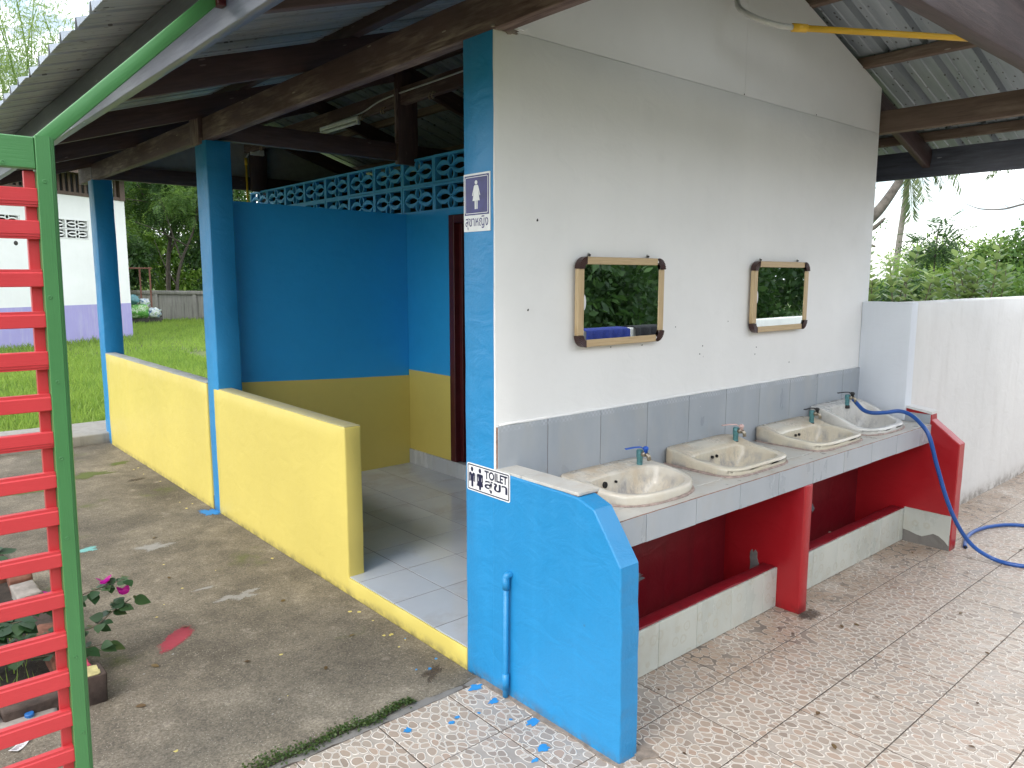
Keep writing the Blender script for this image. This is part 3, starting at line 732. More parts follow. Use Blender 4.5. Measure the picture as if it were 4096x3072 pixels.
# electric bits under the roof
lampo = thing('tube_lamp', 'white fluorescent tube lamp fixed to the ridge beam inside the roof', 'lamp', (1.40, 3.66, 2.76))
MB().cbox(1.385, 1.424, 3.35, 3.98, 2.765, 2.795, .004).build('housing', M_tubew, lampo)
MB().tube([(1.40, 3.37, 2.748), (1.40, 3.96, 2.748)], .012, 10).build('tube', M_tubew, lampo, True)
for y in (3.362, 3.968): MB().cbox(1.388, 1.415, y-.012, y+.012, 2.733, 2.766, .003).build('end_cap', M_tubew, lampo)
cab = MB().tube(spline([(1.422, .2, 2.90), (1.421, 1.6, 2.885), (1.418, 2.3, 2.875), (1.416, 3.0, 2.865), (1.414, 3.35, 2.815), (1.412, 3.9, 2.80), (1.408, 3.985, 2.775)], 6), .006, 6).build('electric_cable', M_cable, None, True)
tag(cab, 'thin white cable sagging along the ridge beam to the tube lamp', 'cable')
for i, y in enumerate((2.35, 2.98, 3.3, 5.2)):
    h = MB().tube([(1.422, y, 2.80), (1.40, y, 2.80), (1.392, y, 2.775), (1.40, y, 2.755), (1.412, y, 2.765)], .004, 6).tube([(1.422, y+.035, 2.80), (1.40, y+.035, 2.80), (1.392, y+.035, 2.775), (1.40, y+.035, 2.755), (1.412, y+.035, 2.765)], .004, 6).build('cable_hook', M_hook, None, True)
    tag(h, ['small brass hook under the ridge beam nearest the blue pillar', 'small brass hook on the ridge beam beside the king post', 'small brass hook just right of the tube lamp', 'small brass hook at the far end of the ridge beam'][i], 'hook', 'cable hooks along the ridge beam')
cp = thing('conduit', 'thin yellow conduit rising up the end of the vent block wall', 'pipe', (1.40, 5.60, 2.1))
MB().tube([(1.40, 5.60, 2.05), (1.40, 5.60, 2.68)], .011, 8).build('pipe', M_ypvc, cp, True)
MB().tube([(1.40, 5.60, 2.66), (1.40, 5.60, 2.73)], .016, 8).build('coupling', M_ypvc, cp, True)
MB().tube([(1.40, 5.60, 2.73), (1.43, 5.60, 2.78)], .008, 8).build('bend', M_flex, cp, True)
bx = thing('switch_box', 'cream electric box mounted on the far king post', 'electric box', (1.5, 5.57, 2.79))
MB().cbox(1.44, 1.58, 5.565, 5.594, 2.765, 2.82, .004).build('housing', M_tubew, bx)
MB().cbox(1.47, 1.50, 5.562, 5.566, 2.78, 2.805, .001).build('switch', M_flex, bx); MB().cbox(1.52, 1.55, 5.562, 5.566, 2.78, 2.805, .001).build('switch', M_flex, bx)
yp = thing('conduit', 'yellow plastic conduit with grey flexible hose under the roof above the mirrors', 'pipe', (1.46, -.3, 2.6))
MB().tube([(1.44, -.29, 2.61), (2.70, -.965, 2.632)], .0135, 12).build('pipe', M_ypvc, yp, True)
MB().tube([(1.425, -.282, 2.61), (1.485, -.314, 2.611)], .0175, 12).build('coupling', M_ypvc, yp, True)
fx = spline([(1.43, -.285, 2.61), (1.38, -.235, 2.622), (1.33, -.15, 2.665), (1.36, -.06, 2.73), (1.40, -.02, 2.80), (1.42, -.012, 2.9)], 22)
MB().tube(fx, [.0115+(.0014 if i % 2 else -.0006) for i in range(len(fx))], 10).build('flexible_hose', M_flex, yp, True)
# ------------------------------------------------------------ wash counter
K = thing('wash_counter', 'long tiled wash counter with blue left wing wall and red underside', 'counter', (1.45, -.2, 0))
wg = MB().prism(rpoly([(.012, -.02), (.012, .846), (-.426, .842), (-.497, .816), (-.613, .655), (-.622, .35), (-.625, -.02)], .04, .003, 5), 0, -.0025, .086)
wgo = wg.build('wing_wall', M_blue, K); wgo['label'] = 'blue end wall with chamfered corner'
bv = wgo.modifiers.new('round', 'BEVEL'); bv.width = .006; bv.segments = 3; bv.limit_method = 'ANGLE'; bv.angle_limit = rad(50)
for y0, y1 in ((-.425, -.142), (-.139, -.004)): MB().cbox(.003, .1, y0, y1, .8435, .8545, .0015).build('cap_tile', M_ctop, K)
MB().box(.005, .098, -.42, -.002, .835, .845).build('grout_bed', M_grout, K)
wr = MB().prism(rpoly([(-.004, -.02), (-.004, .70), (-.10, .70), (-.10, .80), (-.27, .80), (-.428, .775), (-.430, .742), (-.588, .622), (-.586, .3), (-.580, -.02)], .04, .0025, 9), 0, 2.891, 2.972)
wro = wr.build('wing_wall', M_red, K); wro['label'] = 'red end wall with sloping top'
bv = wro.modifiers.new('round', 'BEVEL'); bv.width = .005; bv.segments = 2; bv.limit_method = 'ANGLE'; bv.angle_limit = rad(50)
MB().prism(rpoly([(-.432, .7735), (-.27, .7985), (-.10, .7995), (-.10, .812), (-.27, .812), (-.432, .788)], .03, .002, 2), 0, 2.884, 2.975).build('wing_cap', M_lowwhite, K)
MB().cbox(2.879, 2.8905, -.425, -.004, .7185, .772, .001).build('wing_tile', M_splash, K)
# counter slab: grout coloured core, soffit, tiles
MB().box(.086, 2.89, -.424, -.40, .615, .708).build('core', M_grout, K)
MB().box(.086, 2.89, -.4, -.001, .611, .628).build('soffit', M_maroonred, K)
MB().rbox(.088, 2.888, -.4318, -.4275, .7142, .7168, .03, .0008, .0012, 20).build('grout_line', M_grout, K)
SX = [.545, 1.215, 1.955, 2.50]; SH = .246
for k in range(-1, 9):
    x0 = .345+.2985*k; x1 = x0+.2958
    x0c, x1c = max(x0, .087), min(x1, 2.888)
    if x1c-x0c > .02:
        MB().cbox(x0c, x1c, -.4325, -.4242, .612+random.uniform(-.001, .001), .7145, .0012).build('edge_tile', M_front, K)
def toptile(x0, x1, y0, y1):
    MB().cbox(x0, x1, y0, y1, .706, .718+random.uniform(-.0006, .0006), .001).build('top_tile', M_ctop, K)
MB().box(.087, 2.889, -.425, -.335, .70, .7075).build('grout_bed', M_grout, K)
for k in range(-1, 9):
    x0, x1 = max(.345+.2985*k, .087), min(.345+.2985*k+.2962, 2.888)
    if x1-x0 > .02: toptile(x0, x1, -.4285, -.338)
hol = [(.087, SX[0]-SH+.04)]+[(SX[i]+SH-.04, SX[i+1]-SH+.04) for i in range(3)]+[(SX[3]+SH-.04, 2.888)]
for a, b_ in hol:
    MB().box(a, b_, -.334, -.002, .70, .7072).build('grout_bed', M_grout, K)
    toptile(a, b_, -.335, -.175); toptile(a, b_, -.172, -.002)
toptile(.09, 2.886, -.0345, -.0025) if False else None
# splash tiles on the wall
for k in range(10):
    x0 = max(.008, .258+.3*(k-1)+.0015); x1 = min(.258+.3*k-.0015, 2.868)
    if k == 9: x0, x1 = .258+2.4+.0015, 2.868
    if x1-x0 > .03: MB().cbox(x0, x1, -.0105, -.0015, .7, 1.0105+random.uniform(-.001, .001), .001).build('splash_tile', M_splash, K)
MB().box(.006, 2.869, -.0075, -.001, .69, 1.008).build('grout_bed', M_grout, K)
# underside: back, pier, troughs
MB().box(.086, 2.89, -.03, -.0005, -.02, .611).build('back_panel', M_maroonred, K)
MB().rbox(1.465, 1.535, -.437, -.02, -.02, .612, .07, .006, .0016).build('pier', M_red, K, True)
for x0, x1 in ((.0865, 1.4645), (1.5355, 2.8905)):
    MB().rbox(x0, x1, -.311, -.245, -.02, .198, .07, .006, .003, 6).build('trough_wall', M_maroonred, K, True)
    n0 = .58-.2555*2 if x0 < 1 else 1.553
    k = 0
    while True:
        a = max(x0+.001, n0+.2555*k+.0012); b_ = min(x1-.001, n0+.2555*(k+1)-.0012); k += 1
        if a > x1-.02: break
        if b_-a > .015: MB().cbox(a, b_, -.3205, -.3105, .002, .1945+random.uniform(-.0015, .001), .0012).build('trough_tile', M_shell, K)
    MB().box(x0, x1, -.3165, -.309, 0, .19).build('grout_bed', M_cement, K)
MB().prism([(-.322, .205), (-.576, .204), (-.574, .03), (-.55, .055), (-.52, .075), (-.49, .082), (-.46, .066), (-.43, .052), (-.40, .055), (-.36, .066), (-.322, .072)], 0, 2.881, 2.8905).build('trough_tile', M_shell, K)
MB().prism(rpoly([(-.322, .10), (-.575, .10), (-.577, -.01), (-.322, -.01)], .03, .002, 4), 0, 2.8845, 2.8908).build('cement_patch', M_cement, K)
MB().prism(blob2d(-.20, .18, .022, .07, 20, .35, 3.3), 0, 1.4615, 1.466).build('peeled_patch', M_cement, K)
for (x, z, rx, rz, s) in ((.78, .235, .05, .018, 1.), (2.33, .235, .03, .02, 2.), (.62, .20, .02, .01, 3.)):
    MB().prism([(b_, a) for a, b_ in blob2d(x, z, rx, rz, 20, .5, s)], 1, -.0325, -.0295).build('peeled_patch', plain('peeled_grey', (.17, .19, .21), .8), K)

lt = MB()
for k in range(26):
    a = Vector((2.30+random.gauss(0, .035), -.215+random.gauss(0, .014), .075+.08*random.random())); b_ = Vector((random.uniform(-1, 1), random.uniform(-1, 1), random.uniform(-.5, 1))).normalized()*.022; c_ = Vector((random.uniform(-1, 1), random.uniform(-1, 1), random.uniform(-1, 1))).normalized()*.014
    lt.add([a-b_, a+c_, a+b_, a-c_], [(0, 1, 2, 3)])
lt.box(2.24, 2.36, -.243, -.19, .0, .10)
tag(lt.build('trough_litter', plain('crumpled_litter', (.50, .47, .36), .8, var=.5, sc=60), None), 'small heap of pale litter lying in the trough under the last basins', 'litter')
# ------------------------------------------------------------ sinks
def curve(a, bb, bf, pb, pf, cy, n=72):
    out = []
    for k in range(n):
        t = 2*math.pi*k/n; c, s = math.cos(t), math.sin(t)
        p = pb if s > 0 else pf; b_ = bb if s > 0 else bf
        q = 2/p
        out.append((a*math.copysign(abs(c)**q, c), cy+b_*math.copysign(abs(s)**q, s)))
    return out
def smooth(t): t = max(0, min(1, t)); return t*t*(3-2*t)
def make_sink(kind, cx, name, label, mt, text=False):
    T = thing(name, label, 'sink', (cx, -.19, .718), 'wash basins set in the counter'); M = Matrix.Translation((cx, 0, .718))
    if kind == 'A':
        o = curve(SH, .178, .205, 9, 2.7, -.185); op = curve(.205, .085, .148, 5, 2.5, -.215)
        rz = lambda y, x: .040+.024*smooth((y+.36)/.3)
    elif kind == 'B':
        o = curve(SH, .178, .193, 10, 5.4, -.185); op = curve(.200, .082, .145, 7, 4.2, -.207)
        rz = lambda y, x: .036+.012*smooth((y+.36)/.2)+.026*smooth((y+.15)/.07)
    else:
        o = curve(SH, .178, .200, 9, 3.4, -.185); op = curve(.205, .105, .152, 5, 3.0, -.200)
        rz = lambda y, x: .034+.086*smooth((y+.33)/.27)
    n = len(o); m = MB(); rings = []
    def ctr(pts, s, c=(0, -.19)): return [(c[0]+(x-c[0])*s, c[1]+(y-c[1])*s) for x, y in pts]
    def ring(pts, zf): rings.append([(x, y, zf(x, y)) for x, y in pts])
    R0 = lambda x, y: rz(y, x)
    opz = [rz(p[1], p[0]) for p in op]
    def blend(a, b_, t): return [(p[0]+(q[0]-p[0])*t, p[1]+(q[1]-p[1])*t) for p, q in zip(a, b_)]
    ring(ctr(o, .985), lambda x, y: -.004)
    ring(ctr(o, .995), lambda x, y: .004)
    for f in (.35, .7): ring(o, lambda x, y, f=f: R0(x, y)*f)
    ring(o, lambda x, y: R0(x, y)-.011); ring(ctr(o, .994), lambda x, y: R0(x, y)-.0035); ring(ctr(o, .982), lambda x, y: R0(x, y))
    lipd = .010 if kind == 'B' else .006
    for t in (.25, .5, .75): ring(blend(ctr(o, .975), op, t), lambda x, y, t=t: R0(x, y)-lipd*smooth(t*1.6)*smooth((y+.2)/.1))
    fz = lambda x, y: R0(x, y)-lipd*smooth((y+.2)/.1)
    ring(ctr(op, 1.02), lambda x, y: fz(x, y)-.001); ring(op, lambda x, y: fz(x, y)-.006)
    dc = (0, -.205)
    for s, z in ((.975, .016), (.94, -.006), (.87, -.030), (.74, -.052), (.55, -.064), (.3, -.070), (.11, -.073)):
        rings.append([(dc[0]+(x-dc[0])*s, dc[1]+(y-dc[1])*s, min(z, rz(y, x)-.012) if z > 0 else z) for x, y in op])
    for r_ in rings: m.v += r_
    for i in range(len(rings)-1):
        for k in range(n):
            k2 = (k+1) % n; m.f.append((i*n+k, i*n+k2, (i+1)*n+k2, (i+1)*n+k))
    m.f.append(tuple((len(rings)-1)*n+k for k in range(n)))
    m.build('basin', mt, T, True, M)
    MB().lathe([(.0, .003), (.017, .003), (.021, .0), (.021, -.003)], 20, (dc[0], dc[1], -.070)).build('drain', M_dkmetal, T, True, M)
    yb = max(p[1] for p in op)-.006
    hl = [(-.095, .011, .011)] + [(-.03, .0045, .013)] if kind == 'A' else [(-.035, .006, .008), (.0, .006, .008)] if kind == 'B' else [(-.03, .007, .01)]
    for x, r_, z in hl:
        h = MB(); h.v = [(x+r_*math.cos(a), yb-.0045, z+.011+r_*1.15*math.sin(a)) for a in np.linspace(0, 2*math.pi, 17)[:-1]]+[(x+r_*math.cos(a), yb+.008, z+.011+r_*1.15*math.sin(a)) for a in np.linspace(0, 2*math.pi, 17)[:-1]]
        h.f = [tuple(range(16))[::-1]]+[(k, (k+1) % 16, 16+(k+1) % 16, 16+k) for k in range(16)]
        h.build('overflow_hole', M_hole, T, False, M)
    sl = MB(); so = ctr(o, 1.012); path = [(x, y, .001+.0015*noise.noise(Vector((x*30, y*30, cx)))) for x, y in so if y < -.03]
    i0 = max(range(len(so)), key=lambda i: 0)
    front = [p for p in so if p[1] < -.02]
    front.sort(key=lambda p: math.atan2(p[1]+.185, p[0]) if math.atan2(p[1]+.185, p[0]) < 2.2 else math.atan2(p[1]+.185, p[0])-2*math.pi)
    sl.tube([(x, y, .0015) for x, y in front], [.006+.003*noise.noise(Vector((x*25, y*25, cx))) for x, y in front], 7)
    sl.build('sealant', M_seal, T, True, M)
    return T, M, yb
s1 = make_sink('A', SX[0], 'wash_basin', 'cream basin with rounded front, closest to the blue end wall', M_cera)
make_sink('B', SX[1], 'wash_basin', 'yellowed square basin, second from the blue end wall', M_cera2)
make_sink('B', SX[2], 'wash_basin', 'cream square basin, third from the blue end wall', M_cera2)
make_sink('C', SX[3], 'wash_basin', 'greyish basin with swooping high sides beside the red end wall', M_cera3)

# ------------------------------------------------------------ lettering helper
def text_mesh(s, shear=0., bold=0.):
    cu = bpy.data.curves.new('lettering', 'FONT'); cu.body = s; cu.size = 1; cu.fill_mode = 'FRONT'; cu.dimensions = '2D'
    cu.offset = bold; cu.resolution_u = 4
    o = bpy.data.objects.new('lettering', cu); COL.objects.link(o)
    dg = bpy.context.evaluated_depsgraph_get(); dg.update()
    me = bpy.data.meshes.new_from_object(o.evaluated_get(dg))
    bpy.data.objects.remove(o); return me
def put_text(s, name, mat, parent, frame, box, bold=0., shear=0.):
    """frame(a,b)->world point with a to the right and b up; box=(a0,a1,b0,b1)"""
    me = text_mesh(s, shear, bold); co = np.array([v.co[:2] for v in me.vertices])
    if len(co) == 0: return None
    lo, hi = co.min(0), co.max(0); a0, a1, b0, b1 = box
    for v in me.vertices:
        a = a0+(v.co.x-lo[0])/(hi[0]-lo[0])*(a1-a0); b_ = b0+(v.co.y-lo[1])/(hi[1]-lo[1])*(b1-b0)
        v.co = frame(a, b_)
    me.update(); me.materials.clear()
    return add(name, me, mat, parent)
put_text('COTTO', 'lettering', M_dkmetal, s1[0], lambda a, b_: Vector((SX[0]+a, s1[2]-.0125-.018*(0.03-b_), .718+b_-.030)), (-.110, -.068, .014, .0225), .02)

# ------------------------------------------------------------ taps
def make_tap(x, y, z, lever, lab, ang, body_top, lever_ang=180., coll=M_dkmetal, spout=-75.):
    T = thing('water_tap', lab, 'tap', (x, y, z), 'taps on the wash basins')
    M = Matrix.Translation((x, y, z))
    MB().lathe([(0, 0), (.0165, 0), (.0165, .010), (.0145, .012), (.0145, .018), (.0, .018)], 14).build('collar', coll, T, True, M)
    MB().lathe([(.0125, .017), (.0125, .05), (.0145, .051), (.0145, body_top), (.0105, body_top+.004), (0, body_top+.004)], 14).build('pipe', M_teal, T, True, M)
    a = rad(spout); d = Vector((math.cos(a), math.sin(a), 0)); h = body_top-.013
    MB().tube([d*.009+Vector((0, 0, h)), d*.026+Vector((0, 0, h+.001))], [.012, .0125], 12).tube([d*.024+Vector((0, 0, h)), d*.034+Vector((0, 0, h-.001)), d*.041+Vector((0, 0, h-.008)), d*.043+Vector((0, 0, h-.024))], [.0095, .0095, .009, .0085], 12).build('spout', M_brass, T, True, M)
    q = d*.026
    MB().lathe([(0, .030), (.006, .030), (.0115, .026), (.0125, .017), (.009, .014), (.008, .0), (0, .0)], 12, (q.x, q.y, h+.004)).build('valve_head', lever, T, True, M)
    b_ = rad(lever_ang); e = Vector((math.cos(b_), math.sin(b_), 0)); s = Vector((q.x, q.y, h+.024))
    sd_ = e.cross(Vector((0, 0, 1))); lv = MB()
    prof = [(0.004, -.003), (.018, .004), (.026, .010), (.06, .011), (.10, .008)]
    for (u_, zz) in prof:
        w = .0055 if u_ < .02 else .0065
        for ww, tz in ((-w, -.0018), (w, -.0018), (w, .0018), (-w, .0018)): lv.v.append(tuple(s+e*u_+sd_*ww+Vector((0, 0, zz+tz))))
    for i in range(len(prof)-1):
        for k in range(4): k2 = (k+1) % 4; lv.f.append((i*4+k, i*4+k2, i*4+4+k2, i*4+4+k))
    lv.f += [(3, 2, 1, 0), (16, 17, 18, 19)]
    lv.build('lever', lever, T, False, M); return T
make_tap(.705, -.098, .756, M_bluelever, 'tap with blue lever on the rounded basin near the blue wall', 0, .078, 165)
make_tap(1.415, -.098, .757, M_pinklever, 'teal tap with faded pink lever on the second basin', 0, .080, 150)
make_tap(2.135, -.102, .757, M_blklever, 'teal tap with black lever on the third basin', 0, .080, 168)
make_tap(2.545, -.098, .806, M_blklever, 'teal tap with black lever holding the blue hose', 0, .075, 155)

# ------------------------------------------------------------ hose
hs = thing('water_hose', 'blue rubber hose from the last tap over the counter onto the tiled floor', 'hose', (2.7, -.6, 0))
P1 = [(2.556, -.125, .862), (2.560, -.140, .845), (2.555, -.185, .808), (2.545, -.24, .798), (2.60, -.292, .800), (2.668, -.335, .806), (2.678, -.39, .795), (2.665, -.455, .755), (2.655, -.51, .690), (2.672, -.555, .53), (2.712, -.61, .33), (2.78, -.66, .175), (2.845, -.715, .075), (2.89, -.79, .022), (2.895, -.87, .0115), (2.93, -.96, .0115), (3.05, -1.10, .0115), (3.3, -1.22, .0115), (3.6, -1.13, .0115), (3.74, -.90, .0115), (3.705, -.735, .0115), (3.63, -.645, .0115), (3.50, -.585, .0115), (3.38, -.562, .0115), (3.27, -.560, .0115), (3.15, -.578, .0115), (3.05, -.605, .0115), (3.0, -.625, .0115)]
MB().tube(spline(P1, 8), .0112, 12).build('hose', M_hose, hs, True)
MB().tube([(3.001, -.6245, .0115), (2.9985, -.6258, .0115)], .0085, 12).build('hose_bore', M_hole, hs, True)
# ------------------------------------------------------------ blue drain pipe on the wing wall
dp = thing('drain_pipe', 'blue painted plastic pipe with elbow on the blue end wall', 'pipe', (-.02, -.07, 0))
MB().tube(spline([(.0, -.092, .478), (-.014, -.090, .478), (-.0195, -.088, .470), (-.020, -.087, .455)], 5), .0135, 12).build('elbow', M_blue, dp, True)
MB().tube([(-.020, -.087, .465), (-.020, -.084, .06), (-.020, -.083, .004)], .0105, 12).build('pipe', M_blue, dp, True)
MB().tube([(-.020, -.084, .095), (-.020, -.0835, .035)], .0140, 12).build('coupling', M_blue, dp, True)
MB().tube([(-.020, -.087, .470), (-.020, -.087, .425)], .0138, 12).build('socket', M_blue, dp, True)

# ------------------------------------------------------------ mirrors
def make_mirror(x0, z0, lab, stx):
    W, H, D = .528, .352, .022; T = thing('wall_mirror', lab, 'mirror', (x0+W/2, -.02, z0), 'framed mirrors on the white wall')
    yf = -.034; yb = yf+D; fw = .034; cr = .046
    MB().box(x0+.02, x0+W-.02, yf+.008, yb-.002, z0+.02, z0+H-.02).build('backing', M_corner, T)
    MB().box(x0+fw-.004, x0+W-fw+.004, yf+.0045, yf+.0075, z0+fw*.8-.004, z0+H-fw*.8+.004).build('glass', M_mirror, T)
    hz = .029
    for a, b_, c, d in ((x0+cr, x0+W-cr, z0, z0+hz), (x0+cr, x0+W-cr, z0+H-hz, z0+H)):
        MB().cbox(-(b_-a)/2, (b_-a)/2, yf, yb, -hz/2, hz/2, .003).build('frame_rail', M_oak, T, False, Matrix.Translation(((a+b_)/2, 0, (c+d)/2)))
    for xx in (x0, x0+W-fw):
        M = Matrix.Translation((xx+fw/2, 0, z0+H/2)) @ Matrix.Rotation(rad(90), 4, 'Y')
        MB().cbox(-(H/2-cr), H/2-cr, yf, yb, -fw/2, fw/2, .003).build('frame_rail', M_oak, T, False, M)
    for sx in (0, 1):
        for sz in (0, 1):
            m = MB(); n = 9
            px = x0+cr if sx == 0 else x0+W-cr; pz = z0+cr if sz == 0 else z0+H-cr
            iw_, ih = cr-fw+.002, cr-hz+.002
            inn, out = [], []
            for k in range(n*2+1):
                t = math.pi/2*k/(n*2); rr = cr*(1.012 if k % 2 else 1.0)
                ca, sa = math.cos(t), math.sin(t)
                out.append((ca*rr, sa*rr, .0035 if k % 2 else .001)); inn.append((min(ca*1.0, 1)*.012+0, min(sa, 1)*.018, 0))
            inn = [(iw_*1.0*math.cos(math.pi/2*k/(n*2)), ih*math.sin(math.pi/2*k/(n*2)), 0) for k in range(n*2+1)]
            gx, gz = (-1 if sx == 0 else 1), (-1 if sz == 0 else 1)
            N2 = n*2+1
            for lay, src in ((0, out), (1, inn)):
                for (u_, w, h) in src: m.v.append((px+gx*u_, yf-.003-h, pz+gz*w))
            for (u_, w, h) in out: m.v.append((px+gx*u_, yb, pz+gz*w))
            for k in range(N2-1):
                q1 = (k, k+1, N2+k+1, N2+k); q2 = (k, 2*N2+k, 2*N2+k+1, k+1)
                fl = gx*gz > 0
                m.f.append(q1[::-1] if fl else q1); m.f.append(q2[::-1] if fl else q2)
            m.build('corner_piece', M_corner, T)
    for xx in (x0+.075, x0+W-.095):
        MB().prism([(z0+H+.018*math.sin(a)-.002, xx+.009*math.cos(a)) for a in np.linspace(0, 2*math.pi, 15)[:-1]], 1, yb-.003, yb).build('hanger', M_steel, T)
        MB().tube([(xx, yb-.010, z0+H+.007), (xx, yb, z0+H+.007)], .004, 8).build('screw', M_dkmetal, T)
    MB().prism([(z0+H*.50+.030*math.sin(a), x0+fw+.002+.010*max(0, math.cos(a))) for a in np.linspace(0, 2*math.pi, 21)[:-1]], 1, yf+.0035, yf+.0044).build('sticker', M_signw, T)
make_mirror(.392, 1.277, 'oak framed mirror with brown corners nearer the blue pillar', 0)
make_mirror(1.622, 1.277, 'oak framed mirror with brown corners nearer the low yard wall', 0)

# ------------------------------------------------------------ signs
sg = thing('restroom_sign', 'white and navy plate with a woman pictogram high on the blue pillar', 'sign', (0, .09, 1.81))
fx0 = lambda off: (lambda a, b_: Vector((-.002-off, .167-a, 1.713+b_)))        # a to the right, b up, metres
def plate(m, x, pts, name, mt, T, th=.0006, fr=None, z0=1.713, y0=.167):
    return MB().prism([(y0-a, z0+b_) for a, b_ in pts], 0, -.0025-x-th, -.0025-x).build(name, mt, T)
def rrect(a0, a1, b0, b1, r, n=5):
    out = []
    for cx_, cy_, s in ((a1-r, b1-r, 0), (a0+r, b1-r, 90), (a0+r, b0+r, 180), (a1-r, b0+r, 270)):
        for k in range(n+1):
            t = rad(s+90*k/n); out.append((cx_+r*math.cos(t), cy_+r*math.sin(t)))
    return out
def frame_ring(x, a0, a1, b0, b1, r, w, name, mt, T, th=.0006, z0=1.713, y0=.167):
    o, i = rrect(a0, a1, b0, b1, r), rrect(a0+w, a1-w, b0+w, b1-w, max(.001, r-w)); m = MB()
    ringp(m, [(y0-a, z0+b_) for a, b_ in i], [(y0-a, z0+b_) for a, b_ in o], -.0025-x-th, -.0025-x)
    return m.build(name, mt, T)
plate(0, .0, rrect(0, .151, 0, .204, .002), 'plate', M_signw, sg, .003)
plate(0, .003, [(.006, .058), (.145, .058), (.145, .197), (.006, .197)], 'panel', M_signb, sg)
frame_ring(.0036, .0105, .140, .063, .192, .006, .0022, 'border', M_signw, sg)
wc = .0735
pl = lambda pts, nm: plate(0, .0036, pts, nm, M_signw, sg)
pl([(wc+.0075*math.cos(a), .1715+.0075*math.sin(a)) for a in np.linspace(0, 2*math.pi, 21)[:-1]], 'pictogram_head')
pl([(wc-.0085, .1625), (wc+.0085, .1625), (wc+.0125, .158), (wc+.0225, .1285), (wc+.0225, .1255), (wc+.019, .1255), (wc+.0105, .1475), (wc+.0102, .1475), (wc+.0205, .108), (wc-.0205, .108), (wc-.0102, .1475), (wc-.0105, .1475), (wc-.019, .1255), (wc-.0225, .1255), (wc-.0225, .1285), (wc-.0125, .158)], 'pictogram_body')
for s in (-1, 1): pl([(wc+s*.0015, .1085), (wc+s*.0085, .1085), (wc+s*.008, .080), (wc+s*.0068, .0785), (wc+s*.0028, .0785), (wc+s*.0015, .080)], 'pictogram_leg')
put_text('สุขาหญิง', 'lettering', M_signb, sg, lambda a, b_: Vector((-.0062, .167-a, 1.713+b_)), (.010, .141, .006, .054), .006)

ts = thing('toilet_sticker', 'white TOILET sticker with man and woman pictograms on the blue wall', 'sign', (0, .035, .8))
Z0, Y0 = .745, .162; TW, TH = .2515, .107
def tp(pts, nm, mt, x=.0006, th=.0005): return MB().prism([(Y0-a, Z0+b_) for a, b_ in pts], 0, -.0026-x-th, -.0026-x).build(nm, mt, ts)
tp(rrect(0, TW, 0, TH, .009), 'sticker', M_signw, 0, .0012)
frame_ring(.0013, .0045, TW-.0045, .0045, TH-.0045, .0065, .0042, 'border', M_signk, ts, .0006, Z0, Y0)
el = lambda cx_, cy_, rx, ry: [(cx_+rx*math.cos(a), cy_+ry*math.sin(a)) for a in np.linspace(0, 2*math.pi, 19)[:-1]]
K1 = .0012
tp(el(.031, .084, .0075, .0095), 'pictogram_head', M_signk, K1)
tp([(.013, .068), (.017, .0715), (.0255, .0715), (.031, .064), (.0365, .0715), (.045, .0715), (.049, .068), (.049, .038), (.0455, .036), (.0435, .038), (.0435, .060), (.0415, .060), (.0415, .038), (.0385, .0365), (.0385, .016), (.0265, .016), (.0265, .0365), (.0225, .038), (.0225, .060), (.0205, .060), (.0205, .036), (.0165, .034), (.013, .036)], 'pictogram_body', M_signk, K1)
tp([(.0545, .010), (.0555, .010), (.0555, .094), (.0545, .094)], 'divider', M_signk, K1)
tp(el(.079, .085, .0075, .0095), 'pictogram_head', M_signk, K1)
tp([(.061, .069), (.065, .0725), (.093, .0725), (.097, .069), (.097, .044), (.0935, .042), (.0915, .044), (.0915, .061), (.0895, .061), (.088, .047), (.0945, .040), (.0985, .026), (.086, .024), (.0855, .012), (.074, .012), (.0735, .024), (.0595, .026), (.0635, .040), (.0705, .047), (.0685, .061), (.0665, .061), (.0665, .042), (.063, .040), (.061, .042)], 'pictogram_body', M_signk, K1)
put_text('TOILET', 'lettering', M_signk, ts, lambda a, b_: Vector((-.0046, Y0-a, Z0+b_)), (.107, .238, .062, .0945), .03)
put_text('สุขา', 'lettering', M_signk, ts, lambda a, b_: Vector((-.0046, Y0-a, Z0+b_)), (.107, .238, .013, .058), .02)
